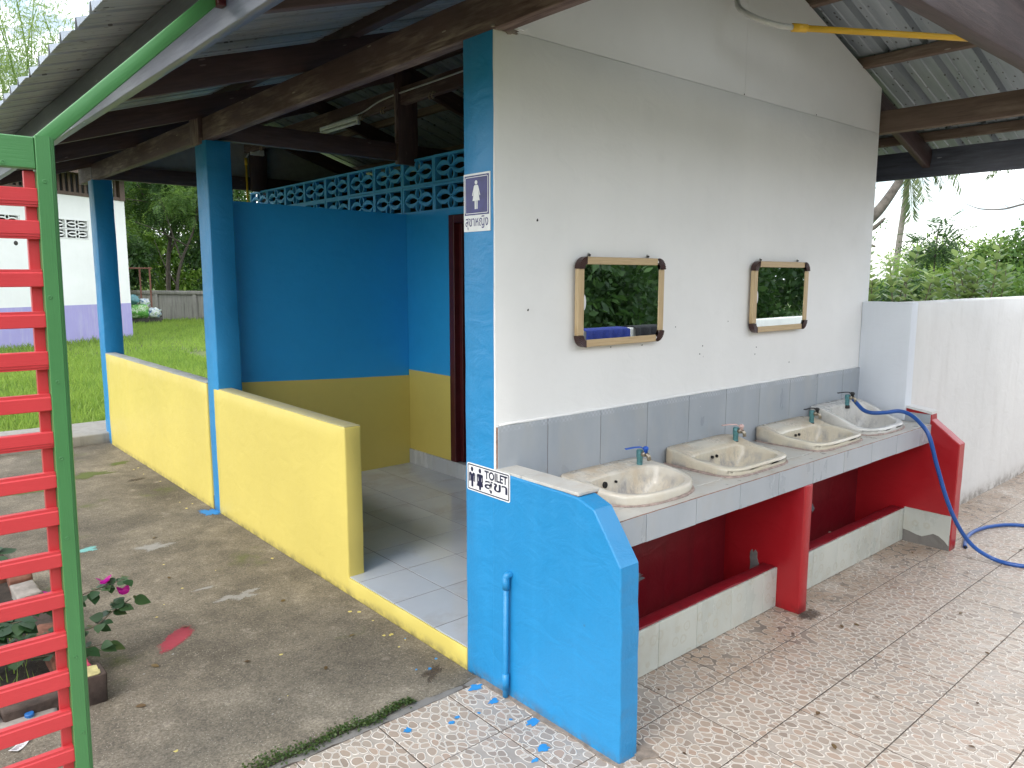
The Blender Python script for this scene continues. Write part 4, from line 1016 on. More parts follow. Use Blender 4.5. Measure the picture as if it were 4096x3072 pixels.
# ------------------------------------------------------------ walls of the yard
yw = thing('yard_wall', 'low weathered white wall running right from the white gable', 'wall', (5, -.2, 0))
MB().rbox(2.94, 9.3, -.287, -.15, -.03, 1.405, .14, .008, .003, 3).build('wall_face', M_lowwhite, yw, True)
rt = MB().rbox(2.868, 2.955, -.2885, .0, .722, 1.4065, .12, .006, .0012).build('wall_return', M_lowblue, yw, True); rt['label'] = 'bluish white return beside the last basin'
bw = thing('rear_yard_wall', 'low white wall behind the viewer with towels, seen only in the mirrors', 'wall', (6, -2.85, 0))
MB().rbox(1.6, 9.6, -2.95, -2.82, -.03, 1.06, .2, .008, .003).build('wall_face', M_lowwhite, bw, True)
MB().rbox(9.45, 9.6, -2.82, -.15, -.03, 1.2, .2, .008, .003).build('wall_face', M_lowwhite, bw, True)
def cloth(x0, x1, drop, mt, lab):
    m = MB(); nx = 18; path = [(-2.805, 1.06-drop), (-2.803, 1.06-drop*.5), (-2.804, 1.055), (-2.83, 1.072), (-2.94, 1.073), (-2.966, 1.05), (-2.967, 1.06-drop*.6)]
    for i in range(nx+1):
        x = x0+(x1-x0)*i/nx
        for k, (y, z) in enumerate(path):
            w = .012*math.sin(x*45)+.01*noise.noise(Vector((x*9, z*4, 1))); m.v.append((x, y+(w+.014 if k < 3 else -.002-.5*abs(w) if k > 4 else 0), z+.03*noise.noise(Vector((x*6, k, 2)))*(k == 0)))
    n = len(path)
    for i in range(nx):
        for k in range(n-1): m.f.append((i*n+k, i*n+k+1, (i+1)*n+k+1, (i+1)*n+k))
    o = m.build('hanging_cloth', mt, None, True); o.modifiers.new('thick', 'SOLIDIFY').thickness = .004
    tag(o, lab, 'cloth', 'cloths drying on the rear wall')
cloth(3.35, 3.95, .30, M_clothb, 'blue towel over the rear wall, reflected in the nearer mirror')
cloth(4.05, 4.5, .26, M_clothk, 'black cloth beside the blue towel, reflected in the nearer mirror')
cloth(4.6, 5.05, .26, M_clothk, 'second black cloth to the right, reflected in the nearer mirror')

# ------------------------------------------------------------ red and green slatted gate
G = thing('slatted_gate', 'red slatted wooden gate with green frame standing at the left edge', 'gate', (-1.6, .17, 0))
kk = (.15+2.094)/1.694
gx = lambda x: -1.731+(x+1.731)*kk
gz = lambda z: 1.55+(z-1.55)*kk
xt, xb = gx(-1.444), gx(-1.4665)
wdt = (gx(-1.410)-gx(-1.444))
post = MB(); zs = [.004, .5, 1.0, 1.5, gz(1.811)]
prof = [(0, .145), (.0015, .1435), (wdt*.72, .1435), (wdt*.76, .149), (wdt*.84, .149), (wdt*.86, .156), (wdt*.95, .156), (wdt, .162), (wdt, .192), (0, .192)]
for z in zs:
    xo = xb+(xt-xb)*z/zs[-1]
    for u_, y in prof: post.v.append((xo+u_, y, z))
n = len(prof)
for i in range(len(zs)-1):
    for k in range(n):
        k2 = (k+1) % n; post.f.append((i*n+k, i*n+k2, i*n+n+k2, i*n+n+k))
post.f += [tuple(range(n))[::-1], tuple((len(zs)-1)*n+k for k in range(n))]
MV = Matrix.Rotation(rad(-90), 4, 'Y')
def vert(mb_, name, mt, par=G):      # store along local X so that the grain runs up the post
    me = mb_.mesh(name); me.transform(MV.inverted()); return add(name, me, mt, par, MV)
po = vert(post, 'post', M_ggreen)
vert(MB().cbox(-2.33, -2.29, .145, .192, .004, gz(1.811), .003), 'post', M_ggreen)
MB().cbox(-2.289, xt-.0006, .147, .176, gz(1.750), gz(1.8085), .003).build('top_rail', M_ggreen, G)
sl = [(1.715, 1.681), (1.655, 1.621), (1.564, 1.531), (1.484, 1.453), (1.407, 1.372), (1.324, 1.291), (1.249, 1.217), (1.168, 1.136), (1.095, 1.060), (1.006, .973), (.922, .888), (.836, .801), (.754, .717), (.667, .631), (.586, .552), (.503, .468)]
for i, (a, b_) in enumerate(sl):
    za, zb = gz(a), gz(b_); xr = xb+(xt-xb)*(za/zs[-1])-.0008
    if i % 3 == 2: pr = [(.150, za), (.150, zb), (.170, zb), (.170, za)]
    m = MB()
    pr = [(.1505, zb+.002), (.1525, zb), (.171, zb), (.171, za), (.1535, za), (.1535, za-.007), (.1505, za-.010)]
    if i in (0, 1, 4, 6): pr = [(.1505, za-.002), (.1525, za), (.171, za), (.171, zb), (.1560, zb), (.1560, zb+.005), (.1530, zb+.006), (.1530, zb+.012), (.1505, zb+.013)]
    m.prism(pr, 0, -2.288, xr); tq = random.uniform(-.004, .004); m.v = [(x, y+.0015*noise.noise(Vector((x*3, z*9, i))), z+(x-xr)*tq) for x, y, z in m.v]; m.build('slat', M_gred, G)
for za, xx in ((gz(1.7475), None),):
    m = MB(); z0_ = .01
    for z in (z0_, za):
        xo = xb+(xt-xb)*z/zs[-1]
        m.v += [(xo-.024, .1716, z), (xo-.0005, .1716, z), (xo-.0005, .190, z), (xo-.024, .190, z)]
    m.f = [(3, 2, 1, 0), (4, 5, 6, 7)]+[(k, (k+1) % 4, 4+(k+1) % 4, 4+k) for k in range(4)]
    vert(m, 'stile', M_gred)
for sx_, szz in ((-1.432, 1.728), (-1.439, 1.511), (-1.438, 1.347), (-1.443, 1.195), (-1.444, 1.032), (-1.447, .780), (-1.445, .612), (-1.496, 1.758)):
    M = Matrix.Translation((gx(sx_)-.002, .1437 if sx_ > -1.49 else .147, gz(szz))) @ Matrix.Rotation(rad(90), 4, 'X')
    MB().lathe([(.0055, 0), (.0055, .0012), (.0035, .0018), (.0028, .0008), (.0, .0008)], 12).build('screw', M_ggreen, po, False, M)
br = timber('brace_bar', (-1.345, .205, gz(1.795)), (-.872, .155, 2.335), .018, .036, M_ggreen, None, amp=.0006)
tag(br, 'flat green bar running from the gate top up to the eave board', 'brace')
MB().cbox(-.885, -.861, .13, .165, 2.30, 2.37, .002).build('bracket', M_maroon, br)

# ------------------------------------------------------------ brick planter with bougainvillea
PB = thing('brick_planter', 'rough planter edged with old flaking bricks behind the gate', 'planter', (-1.4, 1.7, 0))
def brick(x, y, z, l, w, h, az, mt, tl=0., tw=0.):
    M = Matrix.Translation((x, y, z)) @ Matrix.Rotation(az, 4, 'Z') @ Matrix.Rotation(tl, 4, 'X') @ Matrix.Rotation(tw, 4, 'Y')
    MB().rbox(-l/2, l/2, -w/2, w/2, 0, h, .05, .008, .006, 12, random.random()*40).build('brick', mt, PB, True, M)
yb_ = .97
for i in range(9):
    mt = [M_brickp, M_brick, M_brick, M_brickd, M_brick, M_stone, M_brick, M_brick, M_stone][i]
    brick(-1.215+random.uniform(-.012, .012)-.012*i*(i > 6), yb_+.205*i, -.01, .195, .10, random.uniform(.09, .125), rad(90)+random.uniform(-.1, .1), mt, random.uniform(-.12, .12), random.uniform(-.08, .08))
brick(-1.178, .905, -.012, .10, .075, .125, rad(88), M_brickd); brick(-1.185, .905, .110, .085, .06, .008, rad(80), M_bricky)
for i in range(4): brick(-1.37-.21*i, .91+random.uniform(-.015, .015), -.01, .20, .10, random.uniform(.085, .115), random.uniform(-.08, .08), [M_brickd, M_brick, M_brickd, M_brick][i], random.uniform(-.1, .1))
so = MB(); n = 16
for j in range(n+1):
    for i in range(n+1):
        x = -2.3+1.08*i/n; y = .93+1.95*j/n; so.v.append((x, y, .035+.03*noise.noise(Vector((x*5, y*5, 0)))+.012*noise.noise(Vector((x*22, y*22, 0)))))
for j in range(n):
    for i in range(n): a = j*(n+1)+i; so.f.append((a, a+1, a+n+2, a+n+1))
tag(so.build('soil', M_soil, PB, True), kind='stuff')
MB().rbox(-1.49, -1.31, .80, .955, -.005, .045, .03, .014, .010, 14).build('mortar_lump', M_stone, None, True)
tag(bpy.data.objects['mortar_lump'], 'pale lump of mortar on the slab beside the planter', 'rubble')
cpo = add('bottle_cap', MB().lathe([(0, .012), (.0125, .012), (.0145, .010), (.0148, 0), (0, 0)], 22).mesh('bottle_cap', False), M_cap, None, Matrix.Translation((-1.392, .845, .046)) @ Matrix.Rotation(.12, 4, 'X'))
tag(cpo, 'round blue bottle cap on the mortar lump', 'bottle cap')
pap = MB(); 
for i in range(7):
    t = i/6; pap.v += [(-1.462+.042*t-.011, .715+.05*t+.012, .0045+.006*(2*t-1)**2), (-1.462+.042*t+.013, .715+.05*t-.011, .005+.006*(2*t-1)**2)]
pap.f = [(2*i, 2*i+1, 2*i+3, 2*i+2) for i in range(6)]
pao = pap.build('paper_label', M_paper, None); pao.modifiers.new('t', 'SOLIDIFY').thickness = .0005
tag(pao, 'crumpled printed paper label lying on the concrete', 'paper')
ik = MB()
for i in range(9):
    t = .12+.09*i; c = Vector((-1.462+.042*t, .715+.05*t, .0058+.006*(2*t-1)**2)); a = Vector((.024, -.023, 0))
    p, q = c-a*.33, c+a*(.1+.25*random.random()); d = Vector((.042, .05, 0))*.028
    ik.add([p, q, q+d, p+d], [(0, 1, 2, 3)])
ik.build('print', M_ink, pao)

def leaf_shape(heart=True, n=7):
    """local leaf: base at origin, along +X length 1, width ~.8, folded; z up"""
    m = MB(); prof = [(0, .0), (.06, .26), (.2, .40), (.38, .43), (.58, .35), (.78, .20), (.92, .08), (1, 0)] if heart else [(0, 0), (.12, .12), (.3, .21), (.5, .25), (.7, .21), (.87, .11), (1, 0)]
    k = len(prof)
    for x, w in prof: m.v.append((x, 0, -.10*x*x))
    for s in (1, -1):
        for x, w in prof[1:-1]: m.v.append((x, s*w, -.10*x*x+.16*w-.1*w*w))
    for s in (0, 1):
        o = k+s*(k-2)
        e = [0]+[o+i for i in range(k-2)]+[k-1]
        for i in range(k-1):
            q = [i, i+1, e[i+1], e[i]]; q = [v for j, v in enumerate(q) if v not in q[:j]]
            m.f.append(tuple(q) if s else tuple(q[::-1]))
    return m
LH = leaf_shape().mesh('leaf', True); LG = leaf_shape(False).mesh('leaf', True)
LBR = leaf_shape().mesh('bract', True)
def leafM(p, d, up, s, wid=1.):
    d = Vector(d).normalized(); up = Vector(up); y = up.cross(d)
    if y.length < 1e-3: y = Vector((0, 1, 0))
    y.normalize(); z = d.cross(y); M = Matrix((d*s, y*s*wid, z*s)).transposed().to_4x4(); M.translation = p; return M
BG = thing('bougainvillea', 'bougainvillea with heart shaped leaves and magenta bracts in the brick planter', 'plant', (-1.6, 1.3, .03))
stems = [[(-1.62, 1.30, .03), (-1.50, 1.30, .20), (-1.34, 1.27, .285), (-1.20, 1.24, .275), (-1.08, 1.22, .30), (-.985, 1.19, .325)],
         [(-1.55, 1.32, .03), (-1.40, 1.28, .13), (-1.26, 1.22, .165), (-1.12, 1.20, .15), (-1.03, 1.20, .20), (-.965, 1.19, .235)],
         [(-1.60, 1.28, .03), (-1.50, 1.20, .16), (-1.38, 1.14, .13), (-1.22, 1.12, .115), (-1.08, 1.13, .10)],
         [(-1.68, 1.5, .03), (-1.58, 1.55, .25), (-1.46, 1.62, .34), (-1.36, 1.68, .38)],
         [(-1.70, 1.3, .03), (-1.58, 1.22, .2), (-1.45, 1.15, .27), (-1.36, 1.1, .29)],
         [(-1.75, 1.9, .03), (-1.62, 2.0, .3), (-1.48, 2.15, .5), (-1.40, 2.25, .56)],
         [(-1.72, 2.6, .03), (-1.55, 2.8, .35), (-1.38, 2.95, .62), (-1.28, 3.0, .60)]]
for si, s in enumerate(stems):
    sp = spline(s, 5); MB().tube(sp, [.004*(1-.6*i/len(sp)) for i in range(len(sp))], 6).build('stem', M_twig, BG, True)
    for i, p in enumerate(sp[3:]):
        for q in range(2 if si < 3 else 5):
            a = random.uniform(0, 6.28); d = Vector((math.cos(a), math.sin(a), random.uniform(-.55, .15)))
            sz = random.uniform(.038, .068)*(1.35 if si in (3, 4) else 1)
            add('leaf', LH, M_boug, BG, leafM(p+d*.012, d, (random.uniform(-.4, .4), random.uniform(-.7, .0), 1), sz))
def bract(p, s):
    for k in range(3):
        a = k*2.1+random.random(); d = Vector((math.cos(a)*.6, math.sin(a)*.6, .75))
        add('bract', LBR, M_bract, BG, leafM(p, d, (-d.x, -d.y, .3), s))
for p in ((-1.235, 1.235, .30), (-1.20, 1.225, .31), (-1.215, 1.21, .285), (-1.055, 1.215, .315), (-.992, 1.185, .262)): bract(Vector(p), random.uniform(.042, .056))
gp = MB()
for k in range(160):
    x, y = random.uniform(-2.0, -1.28), random.uniform(.98, 1.5); a = random.uniform(0, 6.28); h = random.uniform(.05, .13); l = random.uniform(.02, .06); w = Vector((-math.sin(a), math.cos(a), 0))*.0025
    b0 = Vector((x, y, .03)); gp.add([b0-w, b0+w, b0+Vector((math.cos(a)*l, math.sin(a)*l, h))], [(0, 1, 2)])
tag(gp.build('grass_tuft', M_grass, None), 'thin grass growing on the planter soil', 'grass', kind='stuff')

# ------------------------------------------------------------ spilled paint, patches and litter on the slab and tiles
def spot(par, pts, mt, z0, th=.0012, nm='paint_spot'): MB().prism(pts, 2, z0, z0+th).build(nm, mt, par)
zt = .003
pk = MB(); c = (-.80, 1.195); ax = Vector((.62, .78)); rings = 8; nn = 28
pts0 = blob2d(0, 0, .155, .062, nn, .12, 3.); pk.v.append((c[0], c[1], zt+.0012)); ed = [0.]
ang = math.atan2(.62, .55)
for r_ in range(1, rings+1):
    for x, y in pts0:
        f = r_/rings; X, Y_ = x*f, y*f; pk.v.append((c[0]+X*math.cos(ang)-Y_*math.sin(ang), c[1]+X*math.sin(ang)+Y_*math.cos(ang), zt+.0012)); ed.append(max(0, (f-.35)/.65)**1.3)
for k in range(nn): pk.f.append((0, 1+k, 1+(k+1) % nn))
for r_ in range(rings-1):
    for k in range(nn): a = 1+r_*nn; pk.f.append((a+k, a+nn+k, a+nn+(k+1) % nn, a+(k+1) % nn))
pko = pk.build('paint_spot', M_pink, slabo); at_ = pko.data.attributes.new('edge', 'FLOAT', 'POINT'); at_.data.foreach_set('value', ed)
def rag(par, x, y, rx, ry, mt, z, nm, seed, rot=0., rough=.4):
    pts = blob2d(0, 0, rx, ry, 30, rough, seed, rot); m = MB(); m.v.append((x, y, z)); e = [0.]
    for r_ in range(1, 6):
        for px, py in pts: m.v.append((x+px*r_/5, y+py*r_/5, z)); e.append(max(0, r_/5-.3)/.7)
    for k in range(30): m.f.append((0, 1+k, 1+(k+1) % 30))
    for r_ in range(4):
        for k in range(30): a = 1+r_*30; m.f.append((a+k, a+30+k, a+30+(k+1) % 30, a+(k+1) % 30))
    o = m.build(nm, mt, par); o.data.attributes.new('edge', 'FLOAT', 'POINT').data.foreach_set('value', e); return o
for i_, (x, y, rx, ry, rt_) in enumerate(((-.42, 4.5, .30, .12, .2), (-.85, 4.25, .22, .10, 0.), (-.15, 4.75, .14, .07, .4), (-1.2, 3.3, .2, .1, .1), (-1.25, 4.6, .25, .12, 0.))): rag(slabo, x, y, rx, ry, M_moss, zt+.001, 'moss_patch', i_*3.1, rt_, .5)
for i_, (x, y, rx, ry, rt_) in enumerate(((-.18, 4.1, .12, .06, .3), (-.12, .24, .10, .05, .5))): rag(slabo, x, y, rx, ry, M_rdark, zt+.0012, 'damp_patch', i_*2.3+9, rt_, .4)
rag(floor, 1.50, -.47, .11, .07, M_rdark, .0012, 'damp_patch', 5.5)
rag(slabo, -.835, 2.655, .075, .055, M_rcyan, zt+.001, 'paint_spot', 4.)
for x, y, rx, ry, s in ((-.47, 1.47, .085, .022, 1.), (-.40, 1.44, .06, .03, 2.), (-.36, 1.475, .05, .02, 6.), (-.52, 1.66, .05, .012, 3.), (-.55, 2.45, .10, .05, 5.)): rag(slabo, x, y, rx*1.25, ry*1.4, M_rgrey, zt+.0008+s*.0001, 'cement_patch', s, 0, .6)
rag(slabo, -.05, 2.90, .075, .10, M_rblue, zt+.001, 'paint_spot', 8.)
for x, y, r_ in ((-.05, .32, .007), (-.115, .27, .009), (-.16, .30, .005), (-.05, .55, .004)): spot(slabo, blob2d(x, y, r_, r_*.8, 12, .3, x), M_pblue, zt)
random.seed(21)
for k in range(16):
    t = random.random(); y = .3+4.4*t*t+.2; x = -.03-abs(random.gauss(0, .06))-.02; r_ = random.uniform(.003, .008)
    spot(slabo, blob2d(x, y, r_*1.2, r_, 10, .45, k), M_pyel, zt)
for k in range(14): r_ = random.uniform(.002, .006); spot(slabo, blob2d(random.uniform(-1.3, -.15), random.uniform(.3, 2.2), r_*1.3, r_, 10, .4, k+40), M_pyel if k % 3 else M_pgrey, zt)
for x, y, rx, ry, s in ((-.065, .045, .030, .018, 1), (-.075, -.075, .020, .014, 2), (-.16, -.10, .006, .005, 3), (-.235, -.07, .010, .007, 5), (-.41, -.02, .016, .012, 6), (-.27, -.085, .012, .008, 7), (-.045, -.27, .035, .016, 8), (-.125, -.40, .024, .018, 10), (-.19, -.43, .012, .009, 11), (-.10, -.205, .006, .005, 15)):
    spot(floor, blob2d(x, y, rx, ry, 22, .45, s*1.7), M_pblue, .0012)
cr_ = rpoly([(.01, .075), (-.030, .072), (-.020, -.1), (-.026, -.25), (-.016, -.40), (-.022, -.55), (-.014, -.645), (.01, -.63)], .018, .011, 6.)
spot(floor, cr_, M_mortar, .0006, .003, 'mortar_crust')
spot(floor, blob2d(.10, -.64, .03, .035, 20, .5, 3.), M_mortar, .0008, .006, 'mortar_crust')
# loose mortar at the joint of slab and tiles, weeds
jm = MB().rbox(-3.4, .0, .068, .112, -.04, .001, .04, .008, .006, 16).build('joint_mortar', M_cement, floor, True)
def quads(P, D, N, Ln, Wd, bend=.0):
    """leaf shaped quads from arrays; returns an MB with numpy verts"""
    S = np.cross(N, D); S /= (np.linalg.norm(S, axis=1, keepdims=True)+1e-9)
    a = P; b_ = P+D*(Ln*.45)[:, None]+S*(Wd/2)[:, None]; c_ = P+D*Ln[:, None]-N*(Ln*bend)[:, None]; d_ = P+D*(Ln*.45)[:, None]-S*(Wd/2)[:, None]
    return np.stack([a, b_, c_, d_], 1).reshape(-1, 3)
def quad_obj(name, V, mat, parent=None):
    me = bpy.data.meshes.new(name); nv = len(V); nf = nv//4
    me.vertices.add(nv); me.vertices.foreach_set('co', V.astype(np.float32).ravel())
    me.loops.add(nv); me.loops.foreach_set('vertex_index', np.arange(nv, dtype=np.int32))
    me.polygons.add(nf); me.polygons.foreach_set('loop_start', np.arange(0, nv, 4, dtype=np.int32)); me.polygons.foreach_set('loop_total', np.full(nf, 4, np.int32))
    me.update(); me.validate(); return add(name, me, mat, parent)
def runit(n):
    v = rng.normal(size=(n, 3)); return v/np.linalg.norm(v, axis=1, keepdims=True)
n = 1700; t = rng.random(n)**1.2; P = np.stack([-.30-.72*t, .112+rng.normal(0, .011, n)*(1+1.2*t)+.010*np.sin(t*19), .004+.014*rng.random(n)], 1)
D = runit(n); D[:, 2] = np.abs(D[:, 2])*.6; N_ = runit(n); N_[:, 2] = 1.2
tag(quad_obj('weeds', quads(P, D, N_/np.linalg.norm(N_, axis=1, keepdims=True), rng.uniform(.007, .014, n), rng.uniform(.006, .010, n)), M_weed), 'low green weeds growing in the joint between slab and tiles', 'weeds', kind='stuff')
# dry leaves
LDm = LG.copy()
lv = [(.62, -1.02), (1.02, -.98), (1.95, -.62), (2.05, -.93), (.74, -.90), (.20, -.72), (1.5, -.62), (1.55, -.68), (2.35, -.55), (2.6, -.78), (2.2, -1.2), (1.7, -1.15), (1.25, -1.25), (.95, -1.32), (.45, -.42), (3.6, -.45), (3.4, -.52), (4.0, -.5), (4.3, -.42), (4.6, -.6), (2.85, -.68), (3.2, -.85), (2.0, -.5), (1.85, -1.35), (.98, -.55), (1.25, -.52), (2.7, -.45)]
random.seed(5)
for i, (x, y) in enumerate(lv):
    a = random.uniform(0, 6.28)
    o = add('fallen_leaf', LDm, M_dry, None, leafM(Vector((x, y, .006)), (math.cos(a), math.sin(a), .05), (random.uniform(-.3, .3), random.uniform(-.3, .3), 1), random.uniform(.014, .032)))
    tag(o, 'small dry leaf lying on the pebble patterned tiles', 'leaf', 'dry leaves scattered on the pebble tiles')
for i, (x, y) in enumerate([(-.30, 1.25), (-.95, 1.02), (-.42, .55), (-.62, 1.9), (-.75, 1.28), (-.2, .72), (-1.05, .72), (-.66, .8), (-.5, 2.6), (-.85, 3.3)]):
    a = random.uniform(0, 6.28); o = add('fallen_leaf', LDm, M_dry, None, leafM(Vector((x, y, .008)), (math.cos(a), math.sin(a), .05), (random.uniform(-.3, .3), random.uniform(-.3, .3), 1), random.uniform(.02, .04)))
    tag(o, 'small dry leaf lying on the stained concrete slab', 'leaf', 'dry leaves scattered on the concrete slab')
# ------------------------------------------------------------ lawn grass
def grass(n, x0, x1, y0, y1, h0, h1):
    P = np.stack([rng.uniform(x0, x1, n), rng.uniform(y0, y1, n), np.zeros(n)], 1); P[:, 2] = -.01
    D = rng.normal(0, .45, (n, 3)); D[:, 2] = 1; D /= np.linalg.norm(D, axis=1, keepdims=True)
    N_ = runit(n); N_[:, 2] *= .2
    return quads(P, D, N_/np.linalg.norm(N_, axis=1, keepdims=True), rng.uniform(h0, h1, n), rng.uniform(.006, .014, n)*(1+P[:, 1]*.05), .15)
V = np.concatenate([grass(26000, -2.6, 1.6, 6.4, 9.5, .06, .16), grass(34000, -2.6, 3.2, 9.5, 14, .06, .17), grass(34000, -2, 8, 14, 26, .07, .20)])
tag(quad_obj('lawn_grass', V, M_grass), 'mown bright green grass covering the lawn', 'grass', kind='stuff')

# ------------------------------------------------------------ white house across the lawn
Hh = thing('white_house', 'white house with lavender base and pierced vents across the lawn', 'building', (3.677, 18.986, 0))
hd = Vector((-.87, -.494, 0)).normalized(); hn = Vector((hd.y, -hd.x, 0))     # along the wall to the left, outward normal
if hn.y > 0: hn = -hn
def HM(): 
    M = Matrix((hd, -hn, Vector((0, 0, 1)))).transposed().to_4x4(); M.translation = (3.677, 18.986, 0); return M
HM_ = HM()
MB().rbox(0, 11, 0, 6, .885, 3.40, .5, .01, .004, 1).build('wall', M_bwhite, Hh, True, HM_) if False else None
# wall with openings for the vents
def hb(x0, x1, z0, z1, nm, mt, y0=0., y1=.15): return MB().box(x0, x1, y0, y1, z0, z1).build(nm, mt, Hh, False, HM_)
hb(0, 11, .892, 2.43, 'wall', M_bwhite); hb(0, 11, 2.875, 3.42, 'wall', M_bwhite)
hb(0, 1.10, 2.43, 2.875, 'wall', M_bwhite); hb(2.34, 2.84, 2.43, 2.875, 'wall', M_bwhite); hb(4.5, 11, 2.43, 2.875, 'wall', M_bwhite)
hb(0, 11, -.1, .892, 'wall_base', M_purple, -.002)
hb(-.001, .10, -.1, 3.42, 'end_wall', M_bwhite, .151, 6); hb(.15, 10.9, .3, 3.3, 'inner_wall', M_darkroom, .9, 1.0)
hv = vent_mesh(.60, .215, .09)
for (xa, nb) in ((1.12, 2), (2.86, 3)):
    for i in range(nb):
        for r_ in range(2):
            xc = xa+.30+.605*i if xa < 2 else xa+.27+.545*i; zc = 2.54+.225*r_
            M = HM_ @ Matrix.Translation((xc, -.012, zc)) @ Matrix.Rotation(rad(90), 4, 'Z')
            M = M @ Matrix.Diagonal((1, 1 if xa < 2 else .9, 1, 1)); add('vent_block', hv, M_bwhite, Hh, M)
hb(0, 11, 3.42, 3.50, 'lattice_sill', M_lattice, -.02, .10); hb(0, 11, 3.92, 4.0, 'lattice_head', M_lattice, -.02, .10)
hb(-.01, .14, 3.42, 4.0, 'corner_post', M_lattice, -.03, .12)
for k in range(44): hb(.22+.143*k, .22+.143*k+.062, 3.50, 3.92, 'lattice_slat', M_lattice, .0, .03)
hb(.1, 11, 3.42, 4.3, 'lattice_backing', M_darkroom, .8, .85)
rf = MB(); rf.v = [(-.3, -.6, 3.93), (12, -.6, 3.93), (12, 3.5, 5.6), (-.3, 3.5, 5.6), (-.3, -.6, 4.0), (12, -.6, 4.0), (12, 3.5, 5.7), (-.3, 3.5, 5.7), (-.3, 8, 3.8), (12, 8, 3.8), (-.3, 8, 3.7), (12, 8, 3.7)]
rf.f = [(0, 3, 2, 1), (4, 5, 6, 7), (0, 1, 5, 4), (0, 4, 7, 3), (7, 6, 9, 8), (3, 7, 8, 10), (1, 2, 6, 5), (8, 9, 11, 10)]
rf.build('roof', M_roofdk, Hh, False, HM_)
MB().box(-.28, 12, -.62, -.58, 3.86, 4.02).build('eave_board', M_lattice, Hh, False, HM_)
for k, (x, z) in enumerate(((2.95, 3.15), (2.98, 2.27))): MB().lathe([(0, .006), (.035, .004), (.05, 0)], 14).build('wall_fixing', M_dkmetal, Hh, True, HM_ @ Matrix.Translation((x, -.003, z)) @ Matrix.Rotation(rad(90), 4, 'X'))

# ------------------------------------------------------------ far fence wall, bags, frame
FW_ = thing('fence_wall', 'low stained grey concrete fence wall at the end of the lawn', 'wall', (7, 26.4, 0))
fd = Vector((.94, -2.05, 0)).normalized(); FM = Matrix((fd, Vector((0, 0, 1)).cross(fd), Vector((0, 0, 1)))).transposed().to_4x4(); FM.translation = (6.70, 27.36, 0)
for k in range(-4, 6):
    MB().rbox(k*1.9+.09, k*1.9+1.81, 0, .07, -.1, .93, .3, .01, .006, 2).build('panel', M_fence, FW_, True, FM)
    MB().rbox(k*1.9-.09, k*1.9+.09, -.05, .12, -.1, .95, .2, .01, .006, 2).build('post', M_fence, FW_, True, FM)
MB().rbox(-8, 11.5, -.06, .13, .93, 1.06, .3, .012, .008, 2).build('coping', M_fence, FW_, True, FM)
blk = add('cement_block', MB().rbox(-.45, .45, -.2, .2, 0, .2, .1, .01, .006).mesh('cement_block', True), M_block, None, Matrix.Translation((5.65, 24.9, 0)) @ Matrix.Rotation(-.3, 4, 'Z')); tag(blk, 'dark cement block under the plastic bags', 'block')
b2 = add('cement_block', MB().rbox(-.2, .2, -.12, .12, 0, .4, .1, .01, .006).mesh('cement_block', True), M_block, None, Matrix.Translation((6.05, 25.3, 0)) @ Matrix.Rotation(-.3, 4, 'Z')); tag(b2, 'dark cement block standing behind the plastic bags', 'block')
def bag(c, r, mt, lab, rot, sd_):
    m = MB(); nu, nv = 22, 14
    for j in range(nv+1):
        th = math.pi*j/nv
        for i in range(nu):
            ph = 2*math.pi*i/nu; x, y, z = math.sin(th)*math.cos(ph), math.sin(th)*math.sin(ph), math.cos(th)
            p = Vector((math.copysign(abs(x)**.6, x), math.copysign(abs(y)**.7, y), math.copysign(abs(z)**.8, z)))
            f = 1+.26*noise.noise(p*2.2+Vector((sd_, 0, 0)))-.35*abs(noise.noise(p*3.1+Vector((1, sd_, 4))))+.12*noise.noise(p*5+Vector((sd_, 3, 0))); m.v.append((p.x*r[0]*f, p.y*r[1]*f, p.z*r[2]*f))
    for j in range(nv):
        for i in range(nu): i2 = (i+1) % nu; m.f.append((j*nu+i, (j+1)*nu+i, (j+1)*nu+i2, j*nu+i2))
    o = add('plastic_bag', m.mesh('plastic_bag', True), mt, None, Matrix.Translation(c) @ Matrix.Rotation(rot, 4, 'Z')); tag(o, lab, 'bag', 'stuffed bags at the fence wall')
bag((5.40, 24.85, .43), (.34, .23, .23), M_bagg, 'stuffed green printed bag at the fence wall', -.2, 1)
bag((5.84, 24.75, .36), (.22, .2, .17), M_bagw, 'stuffed white printed bag beside the green one', .1, 5)
bag((5.22, 24.95, .80), (.24, .2, .17), M_bagt, 'dark teal bag heaped on top of the green bag', -.1, 9)
bag((5.62, 25.0, .70), (.17, .15, .15), M_bagw, 'small white bag lying behind on the pile', .4, 12)
fr = thing('steel_frame', 'rusty steel frame of bars standing behind the bags', 'frame', (5.6, 24.9, 0))
for x, y in ((5.83, 24.92), (5.60, 25.2), (4.9, 25.15)): MB().box(x-.022, x+.022, y-.022, y+.022, 0, 1.87).build('post', M_rust, fr)
MB().tube([(4.5, 25.2, 1.83), (5.9, 24.9, 1.83)], .026, 6).build('rail', M_rust, fr); 

